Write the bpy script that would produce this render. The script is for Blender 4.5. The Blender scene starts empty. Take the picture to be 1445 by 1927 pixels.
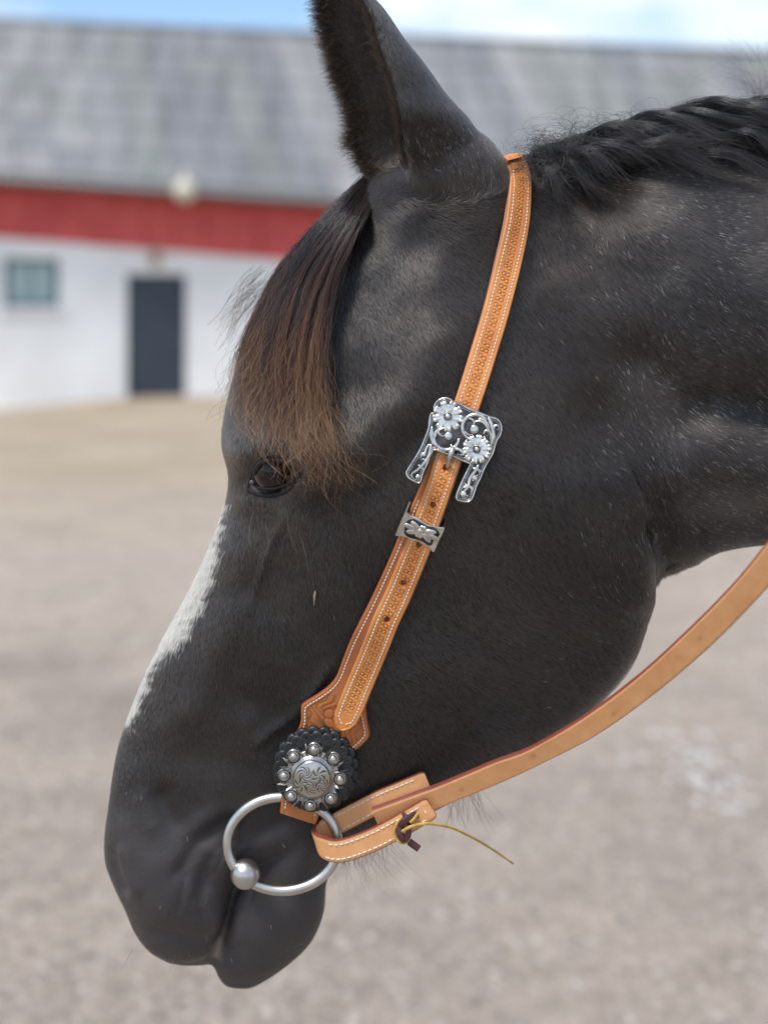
import bpy, bmesh, math, random
import numpy as np
from mathutils import Vector, Matrix
from mathutils.bvhtree import BVHTree

random.seed(7)
rng = np.random.default_rng(7)
sc = bpy.context.scene
C = sc.collection

# ------------------------------------------------------------------ camera
F_PX, CX, HOR, CAM_Z = 2751.0, 722.5, 590.0, 1.40      # focal length, principal column and horizon row for a 1445 x 1927 frame
cam_d = bpy.data.cameras.new('camera')
cam = bpy.data.objects.new('camera', cam_d)
C.objects.link(cam)
cam.location = (0, 0, CAM_Z)
cam.rotation_euler = (math.radians(90), 0, 0)
cam_d.sensor_width = 36.0
cam_d.sensor_fit = 'AUTO'
cam_d.lens = F_PX / 1927.0 * 36.0
cam_d.shift_x = 0.0
cam_d.shift_y = -(963.5 - HOR) / 1927.0
cam_d.clip_start = 0.05
cam_d.clip_end = 3000
cam_d.dof.use_dof = True
cam_d.dof.focus_distance = 1.03
cam_d.dof.aperture_fstop = (F_PX / 1927.0 * 36.0) / 1000.0 / 0.0150
sc.camera = cam

# ------------------------------------------------------------------ world and sun
SUN_EL, SUN_AZ = math.radians(60), math.radians(226)     # azimuth of the sun measured clockwise from +Y
w = bpy.data.worlds.new('World')
sc.world = w
w.use_nodes = True
nt = w.node_tree
for n in list(nt.nodes):
    nt.nodes.remove(n)
def wn(t, **k):
    n = nt.nodes.new(t)
    for a, b in k.items():
        setattr(n, a, b)
    return n
wo = wn('ShaderNodeOutputWorld')
bg = wn('ShaderNodeBackground')
sky = wn('ShaderNodeTexSky', sky_type='NISHITA')
sky.sun_disc = False
sky.sun_elevation = SUN_EL
sky.sun_rotation = SUN_AZ
sky.air_density = 1.0
sky.dust_density = 0.05
sky.ozone_density = 3.0
tc = wn('ShaderNodeTexCoord')
mp = wn('ShaderNodeMapping')
mp.inputs['Scale'].default_value = (1.0, 1.0, 2.2)
mp.inputs['Location'].default_value = (1.2, 0.0, 0.3)
cl = wn('ShaderNodeTexNoise')
cl.inputs['Scale'].default_value = 2.6
cl.inputs['Detail'].default_value = 7
cl.inputs['Roughness'].default_value = 0.55
cr = wn('ShaderNodeValToRGB')
cr.color_ramp.elements[0].position = 0.44
cr.color_ramp.elements[1].position = 0.60
mx = wn('ShaderNodeMix', data_type='RGBA')
mx.inputs['B'].default_value = (5.7, 6.0, 6.4, 1)
nt.links.new(tc.outputs['Generated'], mp.inputs['Vector'])
nt.links.new(mp.outputs['Vector'], cl.inputs['Vector'])
nt.links.new(cl.outputs['Fac'], cr.inputs['Fac'])
nt.links.new(cr.outputs['Color'], mx.inputs['Factor'])
nt.links.new(sky.outputs['Color'], mx.inputs['A'])
nt.links.new(mx.outputs['Result'], bg.inputs['Color'])
bg.inputs['Strength'].default_value = 0.115
nt.links.new(bg.outputs['Background'], wo.inputs['Surface'])

sd = bpy.data.lights.new('sun', 'SUN')
sd.energy = 2.2
sd.angle = math.radians(14)
sd.color = (1.0, 0.955, 0.89)
sun = bpy.data.objects.new('sun', sd)
C.objects.link(sun)
sdir = Vector((math.sin(SUN_AZ) * math.cos(SUN_EL), math.cos(SUN_AZ) * math.cos(SUN_EL), math.sin(SUN_EL)))
sun.rotation_euler = (-sdir).to_track_quat('-Z', 'Y').to_euler()

sc.view_settings.view_transform = 'Standard'
sc.view_settings.look = 'None'
sc.view_settings.gamma = 1.0
sc.view_settings.use_curve_mapping = False
sc.view_settings.exposure = 0.73
sc.cycles_curves.shape = 'RIBBONS'
sc.cycles.max_bounces = 6

# ------------------------------------------------------------------ helpers
def P(px, py, Y):
    """photo pixel (1445 x 1927) at distance Y -> world point"""
    return Vector(((px - CX) / F_PX * Y, Y, CAM_Z - (py - HOR) / F_PX * Y))
def Pn(q, Y):
    q = np.asarray(q, float); Y = np.asarray(Y, float)
    return np.stack([(q[..., 0] - CX) / F_PX * Y, Y + 0 * q[..., 0], CAM_Z - (q[..., 1] - HOR) / F_PX * Y], -1)
def proj(v):
    v = np.asarray(v, float)
    return np.stack([CX + v[..., 0] / v[..., 1] * F_PX, HOR - (v[..., 2] - CAM_Z) / v[..., 1] * F_PX], -1)

def mat(name, color=(0.5, 0.5, 0.5), rough=0.6, metal=0.0, spec=0.5, **k):
    m = bpy.data.materials.new(name)
    m.use_nodes = True
    b = m.node_tree.nodes['Principled BSDF']
    b.inputs['Base Color'].default_value = (*color, 1)
    b.inputs['Roughness'].default_value = rough
    b.inputs['Metallic'].default_value = metal
    b.inputs['Specular IOR Level'].default_value = spec
    for a, v in k.items():
        b.inputs[a.replace('_', ' ')].default_value = v
    return m
def nodes(m):
    t = m.node_tree
    def add(kind, **k):
        n = t.nodes.new(kind)
        for a, b in k.items():
            setattr(n, a, b)
        return n
    return t, add, t.nodes['Principled BSDF']
def noisy(m, c1, c2, scale=20, detail=6, bump=0.0, bscale=None, lo=0.35, hi=0.65, stretch=None, bdist=0.001):
    """mix two colours by object-space noise, optional fine bump"""
    t, add, b = nodes(m)
    tc = add('ShaderNodeTexCoord'); mp = add('ShaderNodeMapping')
    if stretch: mp.inputs['Scale'].default_value = stretch
    n = add('ShaderNodeTexNoise'); n.inputs['Scale'].default_value = scale; n.inputs['Detail'].default_value = detail
    r = add('ShaderNodeValToRGB'); r.color_ramp.elements[0].position = lo; r.color_ramp.elements[1].position = hi
    r.color_ramp.elements[0].color = (*c1, 1); r.color_ramp.elements[1].color = (*c2, 1)
    t.links.new(tc.outputs['Object'], mp.inputs['Vector']); t.links.new(mp.outputs['Vector'], n.inputs['Vector'])
    t.links.new(n.outputs['Fac'], r.inputs['Fac']); t.links.new(r.outputs['Color'], b.inputs['Base Color'])
    if bump:
        n2 = add('ShaderNodeTexNoise'); n2.inputs['Scale'].default_value = bscale or scale * 8; n2.inputs['Detail'].default_value = 4
        bp = add('ShaderNodeBump'); bp.inputs['Strength'].default_value = bump; bp.inputs['Distance'].default_value = bdist
        t.links.new(mp.outputs['Vector'], n2.inputs['Vector']); t.links.new(n2.outputs['Fac'], bp.inputs['Height'])
        t.links.new(bp.outputs['Normal'], b.inputs['Normal'])
    return m

def empty(name, loc=(0, 0, 0)):
    o = bpy.data.objects.new(name, None)
    C.objects.link(o)
    o.location = loc
    o.empty_display_size = 0.05
    return o
def tag(o, label=None, cat=None, group=None, kind=None):
    if label: o['label'] = label
    if cat: o['category'] = cat
    if group: o['group'] = group
    if kind: o['kind'] = kind
    return o
def world_of(o):
    m = Matrix.Translation(o.location) @ o.rotation_euler.to_matrix().to_4x4()
    if o.parent is not None:
        m = world_of(o.parent) @ o.matrix_parent_inverse @ m
    return m
def attach(o, parent):
    if parent is not None:
        o.parent = parent
        o.matrix_parent_inverse = world_of(parent).inverted()
    return o
def mesh_obj(name, verts, faces, m, parent=None, smooth=True):
    me = bpy.data.meshes.new(name)
    me.from_pydata([tuple(map(float, v)) for v in verts], [], [tuple(map(int, f)) for f in faces])
    if smooth:
        me.polygons.foreach_set('use_smooth', np.ones(len(me.polygons), bool))
    me.update()
    me.materials.append(m)
    o = bpy.data.objects.new(name, me)
    C.objects.link(o)
    return attach(o, parent)
def bm_obj(name, bm, m, parent=None, smooth=False, angle=None):
    bmesh.ops.recalc_face_normals(bm, faces=bm.faces)
    me = bpy.data.meshes.new(name)
    bm.to_mesh(me); bm.free()
    if smooth:
        me.polygons.foreach_set('use_smooth', np.ones(len(me.polygons), bool))
        if angle: me.set_sharp_from_angle(angle=math.radians(angle))
    me.materials.append(m)
    o = bpy.data.objects.new(name, me)
    C.objects.link(o)
    return attach(o, parent)
def hair_obj(name, pts, rad, m, parent=None):
    """pts (n, k, 3) strand points, rad (n, k) radii -> ONE curves object"""
    n, k = pts.shape[:2]
    cd = bpy.data.hair_curves.new(name)
    cd.add_curves([k] * n)
    cd.position_data.foreach_set('vector', pts.astype(np.float32).ravel())
    a = cd.attributes.get('radius') or cd.attributes.new('radius', 'FLOAT', 'POINT')
    a.data.foreach_set('value', rad.astype(np.float32).ravel())
    cd.materials.append(m)
    o = bpy.data.objects.new(name, cd)
    C.objects.link(o)
    return attach(o, parent)
def cr_spline(pts, n):
    """Catmull-Rom through pts -> n samples, evenly spaced in arc length"""
    p = np.asarray(pts, float)
    p = np.vstack([2 * p[0] - p[1], p, 2 * p[-1] - p[-2]])
    out = []
    for i in range(1, len(p) - 2):
        t = np.linspace(0, 1, 24, endpoint=False)[:, None]
        a, b, c, d = p[i - 1], p[i], p[i + 1], p[i + 2]
        out.append(0.5 * ((2 * b) + (c - a) * t + (2 * a - 5 * b + 4 * c - d) * t ** 2 + (3 * b - a - 3 * c + d) * t ** 3))
    out = np.vstack(out + [p[-2][None]])
    s = np.r_[0, np.cumsum(np.linalg.norm(np.diff(out, axis=0), axis=1))]
    u = np.linspace(0, s[-1], n)
    return np.stack([np.interp(u, s, out[:, j]) for j in range(out.shape[1])], 1)
def unit(v):
    v = np.asarray(v, float)
    return v / np.maximum(np.linalg.norm(v, axis=-1, keepdims=True), 1e-12)
def seg_dist(q, a, b):
    ab = b - a
    t = np.clip(((q - a) @ ab) / max(ab @ ab, 1e-9), 0, 1)
    return np.linalg.norm(q - a - t[:, None] * ab, axis=1), t
def poly_dist(q, pts):
    pts = np.asarray(pts, float)
    if len(pts) == 1:
        return np.linalg.norm(q - pts[0], axis=1)
    return np.min([seg_dist(q, pts[i], pts[i + 1])[0] for i in range(len(pts) - 1)], axis=0)
def tube(path, rad, nseg=10, closed=False, cap=True):
    """verts, faces of a tube along path (n,3); rad scalar or (n,)"""
    path = np.asarray(path, float); n = len(path)
    rad = np.broadcast_to(np.asarray(rad, float), (n,))
    tg = np.zeros_like(path)
    if closed:
        tg = np.roll(path, -1, 0) - np.roll(path, 1, 0)
    else:
        tg[1:-1] = path[2:] - path[:-2]; tg[0] = path[1] - path[0]; tg[-1] = path[-1] - path[-2]
    tg = unit(tg)
    up = np.array([0.31, 0.2, 0.93])
    if abs(tg[0] @ unit(up)) > 0.9: up = np.array([0.9, 0.3, 0.1])
    x = unit(np.cross(tg[0], up)); V = []; Fc = []
    for i in range(n):
        x = unit(x - tg[i] * (x @ tg[i])); y = np.cross(tg[i], x)
        for j in range(nseg):
            a = 2 * math.pi * j / nseg
            V.append(path[i] + rad[i] * (math.cos(a) * x + math.sin(a) * y))
    m = n if closed else n - 1
    for i in range(m):
        for j in range(nseg):
            a, b = i * nseg + j, i * nseg + (j + 1) % nseg
            i2 = (i + 1) % n
            Fc.append((a, b, i2 * nseg + (j + 1) % nseg, i2 * nseg + j))
    if cap and not closed:
        Fc.append(tuple(range(nseg))[::-1]); Fc.append(tuple((n - 1) * nseg + j for j in range(nseg)))
    return V, Fc
def merge(parts):
    V = []; Fc = []
    for v, f in parts:
        o = len(V); V += list(v); Fc += [tuple(i + o for i in q) for q in f]
    return V, Fc
def ball(c, r, nu=14, nv=9, ax=None):
    V = [np.array(c, float) + r * np.array([0, 0, 1.0])]; Fc = []
    for i in range(1, nv):
        th = math.pi * i / nv
        for j in range(nu):
            ph = 2 * math.pi * j / nu
            V.append(np.array(c, float) + r * np.array([math.sin(th) * math.cos(ph), math.sin(th) * math.sin(ph), math.cos(th)]))
    V.append(np.array(c, float) - r * np.array([0, 0, 1.0]))
    for j in range(nu):
        Fc.append((0, 1 + j, 1 + (j + 1) % nu)); Fc.append((len(V) - 1, 1 + (nv - 2) * nu + (j + 1) % nu, 1 + (nv - 2) * nu + j))
    for i in range(nv - 2):
        for j in range(nu):
            a = 1 + i * nu + j; b = 1 + i * nu + (j + 1) % nu
            Fc.append((a, a + nu, b + nu, b))
    return V, Fc

# ------------------------------------------------------------------ ground
m_ground = mat('gravel_yard', (0.4, 0.36, 0.32), 0.95, spec=0.2)
t, add, b = nodes(m_ground)
geo = add('ShaderNodeNewGeometry')
sep = add('ShaderNodeSeparateXYZ'); t.links.new(geo.outputs['Position'], sep.inputs[0])
n1 = add('ShaderNodeTexNoise'); n1.inputs['Scale'].default_value = 0.55; n1.inputs['Detail'].default_value = 5
n2 = add('ShaderNodeTexNoise'); n2.inputs['Scale'].default_value = 6.0; n2.inputs['Detail'].default_value = 6; n2.inputs['Roughness'].default_value = 0.75
n3 = add('ShaderNodeTexVoronoi'); n3.inputs['Scale'].default_value = 34.0
for n in (n1, n2, n3): t.links.new(geo.outputs['Position'], n.inputs['Vector'])
mr = add('ShaderNodeMapRange'); mr.inputs['From Min'].default_value = 8.0; mr.inputs['From Max'].default_value = 13.0
ad = add('ShaderNodeMath', operation='MULTIPLY_ADD'); ad.inputs[1].default_value = 7.0; t.links.new(n1.outputs['Fac'], ad.inputs[0]); t.links.new(sep.outputs['Y'], ad.inputs[2])
sb = add('ShaderNodeMath', operation='SUBTRACT'); sb.inputs[1].default_value = 3.5; t.links.new(ad.outputs[0], sb.inputs[0]); t.links.new(sb.outputs[0], mr.inputs['Value'])
ra = add('ShaderNodeValToRGB')
ra.color_ramp.elements[0].position = 0.28; ra.color_ramp.elements[0].color = (0.33, 0.262, 0.205, 1)
ra.color_ramp.elements[1].position = 0.72; ra.color_ramp.elements[1].color = (0.495, 0.405, 0.33, 1)
t.links.new(n2.outputs['Fac'], ra.inputs['Fac'])
rb = add('ShaderNodeValToRGB')
rb.color_ramp.elements[0].position = 0.3; rb.color_ramp.elements[0].color = (0.34, 0.265, 0.17, 1)
rb.color_ramp.elements[1].position = 0.7; rb.color_ramp.elements[1].color = (0.45, 0.365, 0.255, 1)
t.links.new(n1.outputs['Fac'], rb.inputs['Fac'])
m1 = add('ShaderNodeMix', data_type='RGBA'); t.links.new(mr.outputs[0], m1.inputs['Factor']); t.links.new(ra.outputs['Color'], m1.inputs['A']); t.links.new(rb.outputs['Color'], m1.inputs['B'])
m2 = add('ShaderNodeMix', data_type='RGBA', blend_type='MULTIPLY'); m2.inputs['Factor'].default_value = 0.30
t.links.new(m1.outputs['Result'], m2.inputs['A']); bw = add('ShaderNodeRGBToBW'); t.links.new(n3.outputs['Color'], bw.inputs[0]); t.links.new(bw.outputs[0], m2.inputs['B'])
nl_ = add('ShaderNodeTexNoise'); nl_.inputs['Scale'].default_value = 1.7; nl_.inputs['Detail'].default_value = 5; t.links.new(geo.outputs['Position'], nl_.inputs['Vector'])
rl_ = add('ShaderNodeValToRGB'); rl_.color_ramp.elements[0].position = 0.3; rl_.color_ramp.elements[0].color = (0.84, 0.835, 0.83, 1); rl_.color_ramp.elements[1].position = 0.68; rl_.color_ramp.elements[1].color = (1.0, 0.985, 0.96, 1); t.links.new(nl_.outputs['Fac'], rl_.inputs['Fac'])
ml_ = add('ShaderNodeMix', data_type='RGBA', blend_type='MULTIPLY'); ml_.inputs['Factor'].default_value = 1.0; t.links.new(m2.outputs['Result'], ml_.inputs['A']); t.links.new(rl_.outputs['Color'], ml_.inputs['B'])
# darker ground colour: two drawn-out patches with ragged edges
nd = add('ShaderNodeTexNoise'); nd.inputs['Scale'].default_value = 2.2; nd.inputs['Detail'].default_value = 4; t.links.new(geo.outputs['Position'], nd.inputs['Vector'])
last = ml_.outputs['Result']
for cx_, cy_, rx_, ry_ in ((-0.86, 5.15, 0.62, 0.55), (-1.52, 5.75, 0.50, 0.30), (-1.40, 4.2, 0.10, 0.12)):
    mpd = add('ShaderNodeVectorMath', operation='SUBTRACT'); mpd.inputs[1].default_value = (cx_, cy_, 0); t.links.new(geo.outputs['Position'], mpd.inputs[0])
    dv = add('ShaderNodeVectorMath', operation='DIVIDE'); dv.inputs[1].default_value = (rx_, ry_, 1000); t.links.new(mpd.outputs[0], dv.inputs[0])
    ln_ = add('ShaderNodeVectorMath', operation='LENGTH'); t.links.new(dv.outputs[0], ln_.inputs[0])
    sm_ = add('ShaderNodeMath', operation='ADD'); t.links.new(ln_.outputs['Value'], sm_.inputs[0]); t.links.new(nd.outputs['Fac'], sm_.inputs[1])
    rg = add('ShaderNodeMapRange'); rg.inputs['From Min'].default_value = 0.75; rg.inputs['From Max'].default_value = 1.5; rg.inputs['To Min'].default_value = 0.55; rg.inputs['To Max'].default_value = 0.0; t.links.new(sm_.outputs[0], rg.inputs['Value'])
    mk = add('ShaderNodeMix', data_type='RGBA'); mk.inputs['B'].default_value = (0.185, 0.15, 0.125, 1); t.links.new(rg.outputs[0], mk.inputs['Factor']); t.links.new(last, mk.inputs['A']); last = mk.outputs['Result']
hs = add('ShaderNodeHueSaturation'); hs.inputs['Saturation'].default_value = 0.84; hs.inputs['Value'].default_value = 1.18
near_ = add('ShaderNodeMapRange'); near_.inputs['From Min'].default_value = 3.0; near_.inputs['From Max'].default_value = 8.0; near_.inputs['To Min'].default_value = 0.95; near_.inputs['To Max'].default_value = 1.2
t.links.new(sb.outputs[0], near_.inputs['Value']); t.links.new(near_.outputs[0], hs.inputs['Value'])   # ground colour darker close by, lighter farther away
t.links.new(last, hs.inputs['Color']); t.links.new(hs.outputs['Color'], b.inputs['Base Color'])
bp = add('ShaderNodeBump'); bp.inputs['Strength'].default_value = 0.6; bp.inputs['Distance'].default_value = 0.02
t.links.new(n3.outputs['Distance'], bp.inputs['Height']); t.links.new(bp.outputs['Normal'], b.inputs['Normal'])

def ground_z(x, y):
    rise = 0.17 * np.clip((y - 13.5) / 7.5, 0, 1) ** 1.5 * np.clip((x + 5.9) / 2.6, 0.05, 1)
    return rise + 0.012 * np.sin(1.3 * x + 0.7) * np.sin(0.9 * y) + 0.010 * np.sin(2.9 * x - 1.1 * y)
xs = np.r_[-900, -300, -100, -40, np.linspace(-20, 24, 110), 45, 100, 300, 900]
ys = np.r_[-300, -100, -30, -10, np.linspace(-4, 32, 110), 45, 100, 400, 1500]
gx, gy = np.meshgrid(xs, ys)
gz = ground_z(gx, gy) * ((abs(gx) < 30) & (gy < 35) & (gy > -6))
gv = np.stack([gx, gy, gz], -1).reshape(-1, 3)
nx = len(xs)
gf = [(j * nx + i, j * nx + i + 1, (j + 1) * nx + i + 1, (j + 1) * nx + i) for j in range(len(ys) - 1) for i in range(nx - 1)]
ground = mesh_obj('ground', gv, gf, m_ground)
tag(ground, 'pale pinkish grey gravel yard turning sandy towards the barn', 'ground', kind='structure')

# loose pebbles strewn over the yard: one mass
m_peb = mat('pebble', (0.4, 0.37, 0.34), 0.9, spec=0.2)
t, add, b = nodes(m_peb)
gi = add('ShaderNodeNewGeometry'); rp = add('ShaderNodeValToRGB')
rp.color_ramp.elements[0].color = (0.20, 0.17, 0.15, 1); rp.color_ramp.elements[1].color = (0.45, 0.40, 0.355, 1)
e = rp.color_ramp.elements.new(0.5); e.color = (0.30, 0.25, 0.215, 1)
t.links.new(gi.outputs['Random Per Island'], rp.inputs['Fac']); t.links.new(rp.outputs['Color'], b.inputs['Base Color'])
base = np.array([[1, 0, 0], [0.3, 0.95, 0.05], [-0.8, 0.6, 0], [-0.8, -0.6, 0.05], [0.3, -0.95, 0], [0.1, 0.05, 0.8]])
bf = [(0, 1, 5), (1, 2, 5), (2, 3, 5), (3, 4, 5), (4, 0, 5)]
N = 26000
yy = 2.6 + 9.5 * rng.random(N) ** 1.5
xx = (rng.random(N) - 0.5) * (0.62 * yy + 0.8)
rr = 0.004 + 0.014 * rng.random(N) ** 3.5
th = rng.random(N) * 6.283
sq = 0.6 + 0.4 * rng.random(N)
pv = np.zeros((N, 6, 3))
bx_, by_ = base[None, :, 0] * rr[:, None], base[None, :, 1] * (rr * sq)[:, None]
pv[..., 0] = xx[:, None] + bx_ * np.cos(th)[:, None] - by_ * np.sin(th)[:, None]
pv[..., 1] = yy[:, None] + bx_ * np.sin(th)[:, None] + by_ * np.cos(th)[:, None]
pv[..., 2] = ground_z(xx, yy)[:, None] + base[None, :, 2] * (rr * 0.7)[:, None]
pf = (np.array(bf)[None] + 6 * np.arange(N)[:, None, None]).reshape(-1, 3)
peb = mesh_obj('gravel', pv.reshape(-1, 3), pf, m_peb, smooth=False)
tag(peb, 'loose grey and pink pebbles strewn over the yard', 'gravel', kind='stuff')
# patch of small whitish bits on the right of the yard
m_pale = mat('pale_bits', (0.50, 0.485, 0.46), 0.9, spec=0.2)
lv = []; lf = []
for k in range(70):
    a = rng.normal(size=2)
    c = P(1335 + 58 * a[0], 1445 + 42 * a[1] + 0.35 * 58 * a[0], 4.4)
    yy_ = CAM_Z * F_PX / (1445 + 42 * a[1] + 20 * a[0] - HOR); xx_ = (1335 + 60 * a[0] - CX) / F_PX * yy_
    r = 0.004 + 0.016 * rng.random(); o = len(lv); n = 9
    lv.append((xx_, yy_, ground_z(xx_, yy_) + 0.012))
    for j in range(n):
        q = r * (0.6 + 0.5 * rng.random())
        x_, y_ = xx_ + q * math.cos(6.283 * j / n), yy_ + 1.8 * q * math.sin(6.283 * j / n)
        lv.append((x_, y_, ground_z(x_, y_) + 0.003))
    lf += [(o, o + 1 + j, o + 1 + (j + 1) % n) for j in range(n)]
pale_obj = mesh_obj('pale_patch', lv, lf, m_pale)
tag(pale_obj, 'whitish broken patch on the gravel at the right', 'patch', kind='stuff')

# ------------------------------------------------------------------ barn
YAW = math.radians(17)
dS = np.array([math.cos(YAW), math.sin(YAW), 0.0])            # along the wall, to the right
dN = np.array([math.sin(YAW), -math.cos(YAW), 0.0])           # out of the wall, towards the camera
W0 = np.array([(0 - CX) / F_PX * 21.1, 21.1, 0.0])
def wall_s(px, off=0.0):
    """distance along the wall of photo column px (wall plane pushed out by off)"""
    k = (px - CX) / F_PX; q = W0 + dN * off
    return (k * q[1] - q[0]) / (dS[0] - k * dS[1])
def wp(s, z, off=0.0):
    p = W0 + dS * s + dN * off
    return np.array([p[0], p[1], z])
def wz(px, py, off=0.0):
    return CAM_Z - (py - HOR) / F_PX * wp(wall_s(px, off), 0, off)[1]
s0, s1 = -7.0, 19.0
zw = lambda s: np.interp(s, [0, wall_s(498)], [wz(0, 446), wz(498, 486)]) if 0 <= s <= wall_s(498) else (wz(0, 446) + (wz(498, 486) - wz(0, 446)) / wall_s(498) * s)
ze = lambda s: wz(0, 340, 0.35) + (wz(519, 376, 0.35) - wz(0, 340, 0.35)) / wall_s(519, 0.35) * s
barn = empty('barn', tuple(wp(0, 0)))
tag(barn, 'long white barn with red boarded band under a grey sheet roof', 'barn')
m_white = noisy(mat('limewashed_wall', (0.8, 0.8, 0.8), 0.85, spec=0.3), (0.80, 0.80, 0.80), (0.90, 0.90, 0.90), 1.2, 8, 0.4, 30, bdist=0.01)
m_red = noisy(mat('red_boards', (0.35, 0.04, 0.03), 0.7), (0.54, 0.070, 0.068), (0.66, 0.105, 0.10), 2.0, 6)
m_trim = mat('dark_trim', (0.12, 0.11, 0.12), 0.7)
m_door = noisy(mat('slate_door', (0.06, 0.075, 0.10), 0.5), (0.034, 0.047, 0.068), (0.046, 0.062, 0.088), 1.5)
m_glass = mat('window_glass', (0.30, 0.42, 0.45), 0.08, spec=0.8)
m_frame = mat('window_frame', (0.10, 0.16, 0.20), 0.5)
m_cream = mat('cream_paint', (0.72, 0.68, 0.56), 0.5)
def slab(name, quad, thick, m, parent, nrm=None):
    """four corners -> closed slab of some thickness behind the corners"""
    q = [np.array(c, float) for c in quad]
    n = unit(np.cross(q[1] - q[0], q[3] - q[0])) if nrm is None else np.array(nrm, float)
    v = q + [c - n * thick for c in q]
    f = [(0, 1, 2, 3), (7, 6, 5, 4), (0, 4, 5, 1), (1, 5, 6, 2), (2, 6, 7, 3), (3, 7, 4, 0)]
    return mesh_obj(name, v, f, m, parent, smooth=False)
def wall_rect(name, sa, sb, za, zb, off, thick, m, parent):
    za_ = za if callable(za) else (lambda s: za); zb_ = zb if callable(zb) else (lambda s: zb)
    return slab(name, [wp(sa, za_(sa), off), wp(sb, za_(sb), off), wp(sb, zb_(sb), off), wp(sa, zb_(sa), off)], thick, m, parent, dN)
# openings
dx0, dx1 = wall_s(239), wall_s(351); dz1 = wz(295, 516)
wx0, wx1 = wall_s(8), wall_s(112); wz0, wz1 = wz(60, 578), wz(60, 486)
wx2, wx3 = wall_s(-330), wall_s(-215)
# white wall in pieces round the openings (0.3 m thick)
wall = empty('wall', tuple(wp(0, 0))); attach(wall, barn)
def wpiece(sa, sb, za, zb): return wall_rect('wall_section', sa, sb, za, zb, 0.0, 0.3, m_white, wall)
wpiece(s0, wx2, -0.2, zw); wpiece(wx2, wx3, -0.2, wz0); wpiece(wx2, wx3, wz1, zw)
wpiece(wx3, wx0, -0.2, zw); wpiece(wx0, wx1, -0.2, wz0); wpiece(wx0, wx1, wz1, zw)
wpiece(wx1, dx0, -0.2, zw); wpiece(dx0, dx1, dz1, zw); wpiece(dx1, s1, -0.2, zw)
def gable(s, sgn):
    hw = 3.9
    a, b_, c_, d_, e_ = wp(s, -0.2, 0), wp(s, -0.2, -2 * hw), wp(s, ze(s) , -2 * hw), wp(s, 6.1, -hw), wp(s, ze(s), 0)
    n = dS * sgn
    v = [a, b_, c_, d_, e_]; v = v + [p - n * 0.3 for p in v]
    f = [(0, 1, 2, 3, 4), (9, 8, 7, 6, 5)] + [(i, 5 + i, 5 + (i + 1) % 5, (i + 1) % 5) for i in range(5)]
    return mesh_obj('gable_wall', v, f, m_white, wall, smooth=False)
gable(s0 - 0.01, -1); gable(s1 + 0.01, 1)
wall_rect('back_wall', s0, s1, -0.2, 3.2, -7.5, 0.3, m_white, wall)
# red boards, one by one
red = empty('red_band', tuple(wp(0, 2.4))); attach(red, barn)
nb = 60
for i in range(nb):
    sa = s0 + (s1 - s0) * i / nb; sb = s0 + (s1 - s0) * (i + 1) / nb - 0.012
    wall_rect('board', sa, sb, zw, lambda s: ze(s) + 0.06, 0.035 + 0.008 * (i % 2), 0.035, m_red, red)
wall_rect('board_backing', s0, s1, zw, lambda s: ze(s) + 0.06, 0.004, 0.2, m_red, red)
# door
door = empty('door', tuple(wp(dx0, 0))); attach(door, barn)
wall_rect('door_leaf', dx0 + 0.05, dx1 - 0.05, 0.17, dz1 - 0.05, -0.10, 0.05, m_door, door)
for sa, sb, za, zb in ((dx0, dx0 + 0.05, 0.1, dz1), (dx1 - 0.05, dx1, 0.1, dz1), (dx0 + 0.05, dx1 - 0.05, dz1 - 0.05, dz1)):
    wall_rect('door_frame', sa, sb, za, zb, -0.07, 0.12, m_door, door)
for k in range(5):
    a = dx0 + 0.07 + (dx1 - dx0 - 0.14) * k / 5; b_ = dx0 + 0.07 + (dx1 - dx0 - 0.14) * (k + 1) / 5 - 0.012
    wall_rect('door_board', a, b_, 0.19, dz1 - 0.08, -0.09, 0.012, m_door, door)
v, f = tube([wp(dx1 - 0.16, 1.0, -0.09), wp(dx1 - 0.16, 1.0, -0.03), wp(dx1 - 0.28, 1.0, -0.03)], 0.012, 8)
mesh_obj('door_handle', v, f, m_trim, door)
# windows
for a, b_ in ((wx0, wx1), (wx2, wx3)):
    wnd = empty('window', tuple(wp(a, wz0))); attach(wnd, barn)
    for sa, sb, za, zb in ((a, a + 0.09, wz0, wz1), (b_ - 0.09, b_, wz0, wz1), (a + 0.09, b_ - 0.09, wz0, wz0 + 0.08), (a + 0.09, b_ - 0.09, wz1 - 0.08, wz1)):
        wall_rect('window_frame', sa, sb, za, zb, -0.05, 0.08, m_frame, wnd)
    mid = (a + b_) / 2
    wall_rect('pane', a + 0.09, mid - 0.015, wz0 + 0.08, wz1 - 0.08, -0.09, 0.01, m_glass, wnd)
    wall_rect('pane', mid + 0.015, b_ - 0.09, wz0 + 0.08, wz1 - 0.08, -0.09, 0.01, m_glass, wnd)
    wall_rect('glazing_bar', mid - 0.015, mid + 0.015, wz0 + 0.08, wz1 - 0.08, -0.07, 0.03, m_frame, wnd)
    wall_rect('window_sill', a - 0.06, b_ + 0.06, wz0 - 0.06, wz0 - 0.003, 0.06, 0.12, m_white, wnd)
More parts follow.
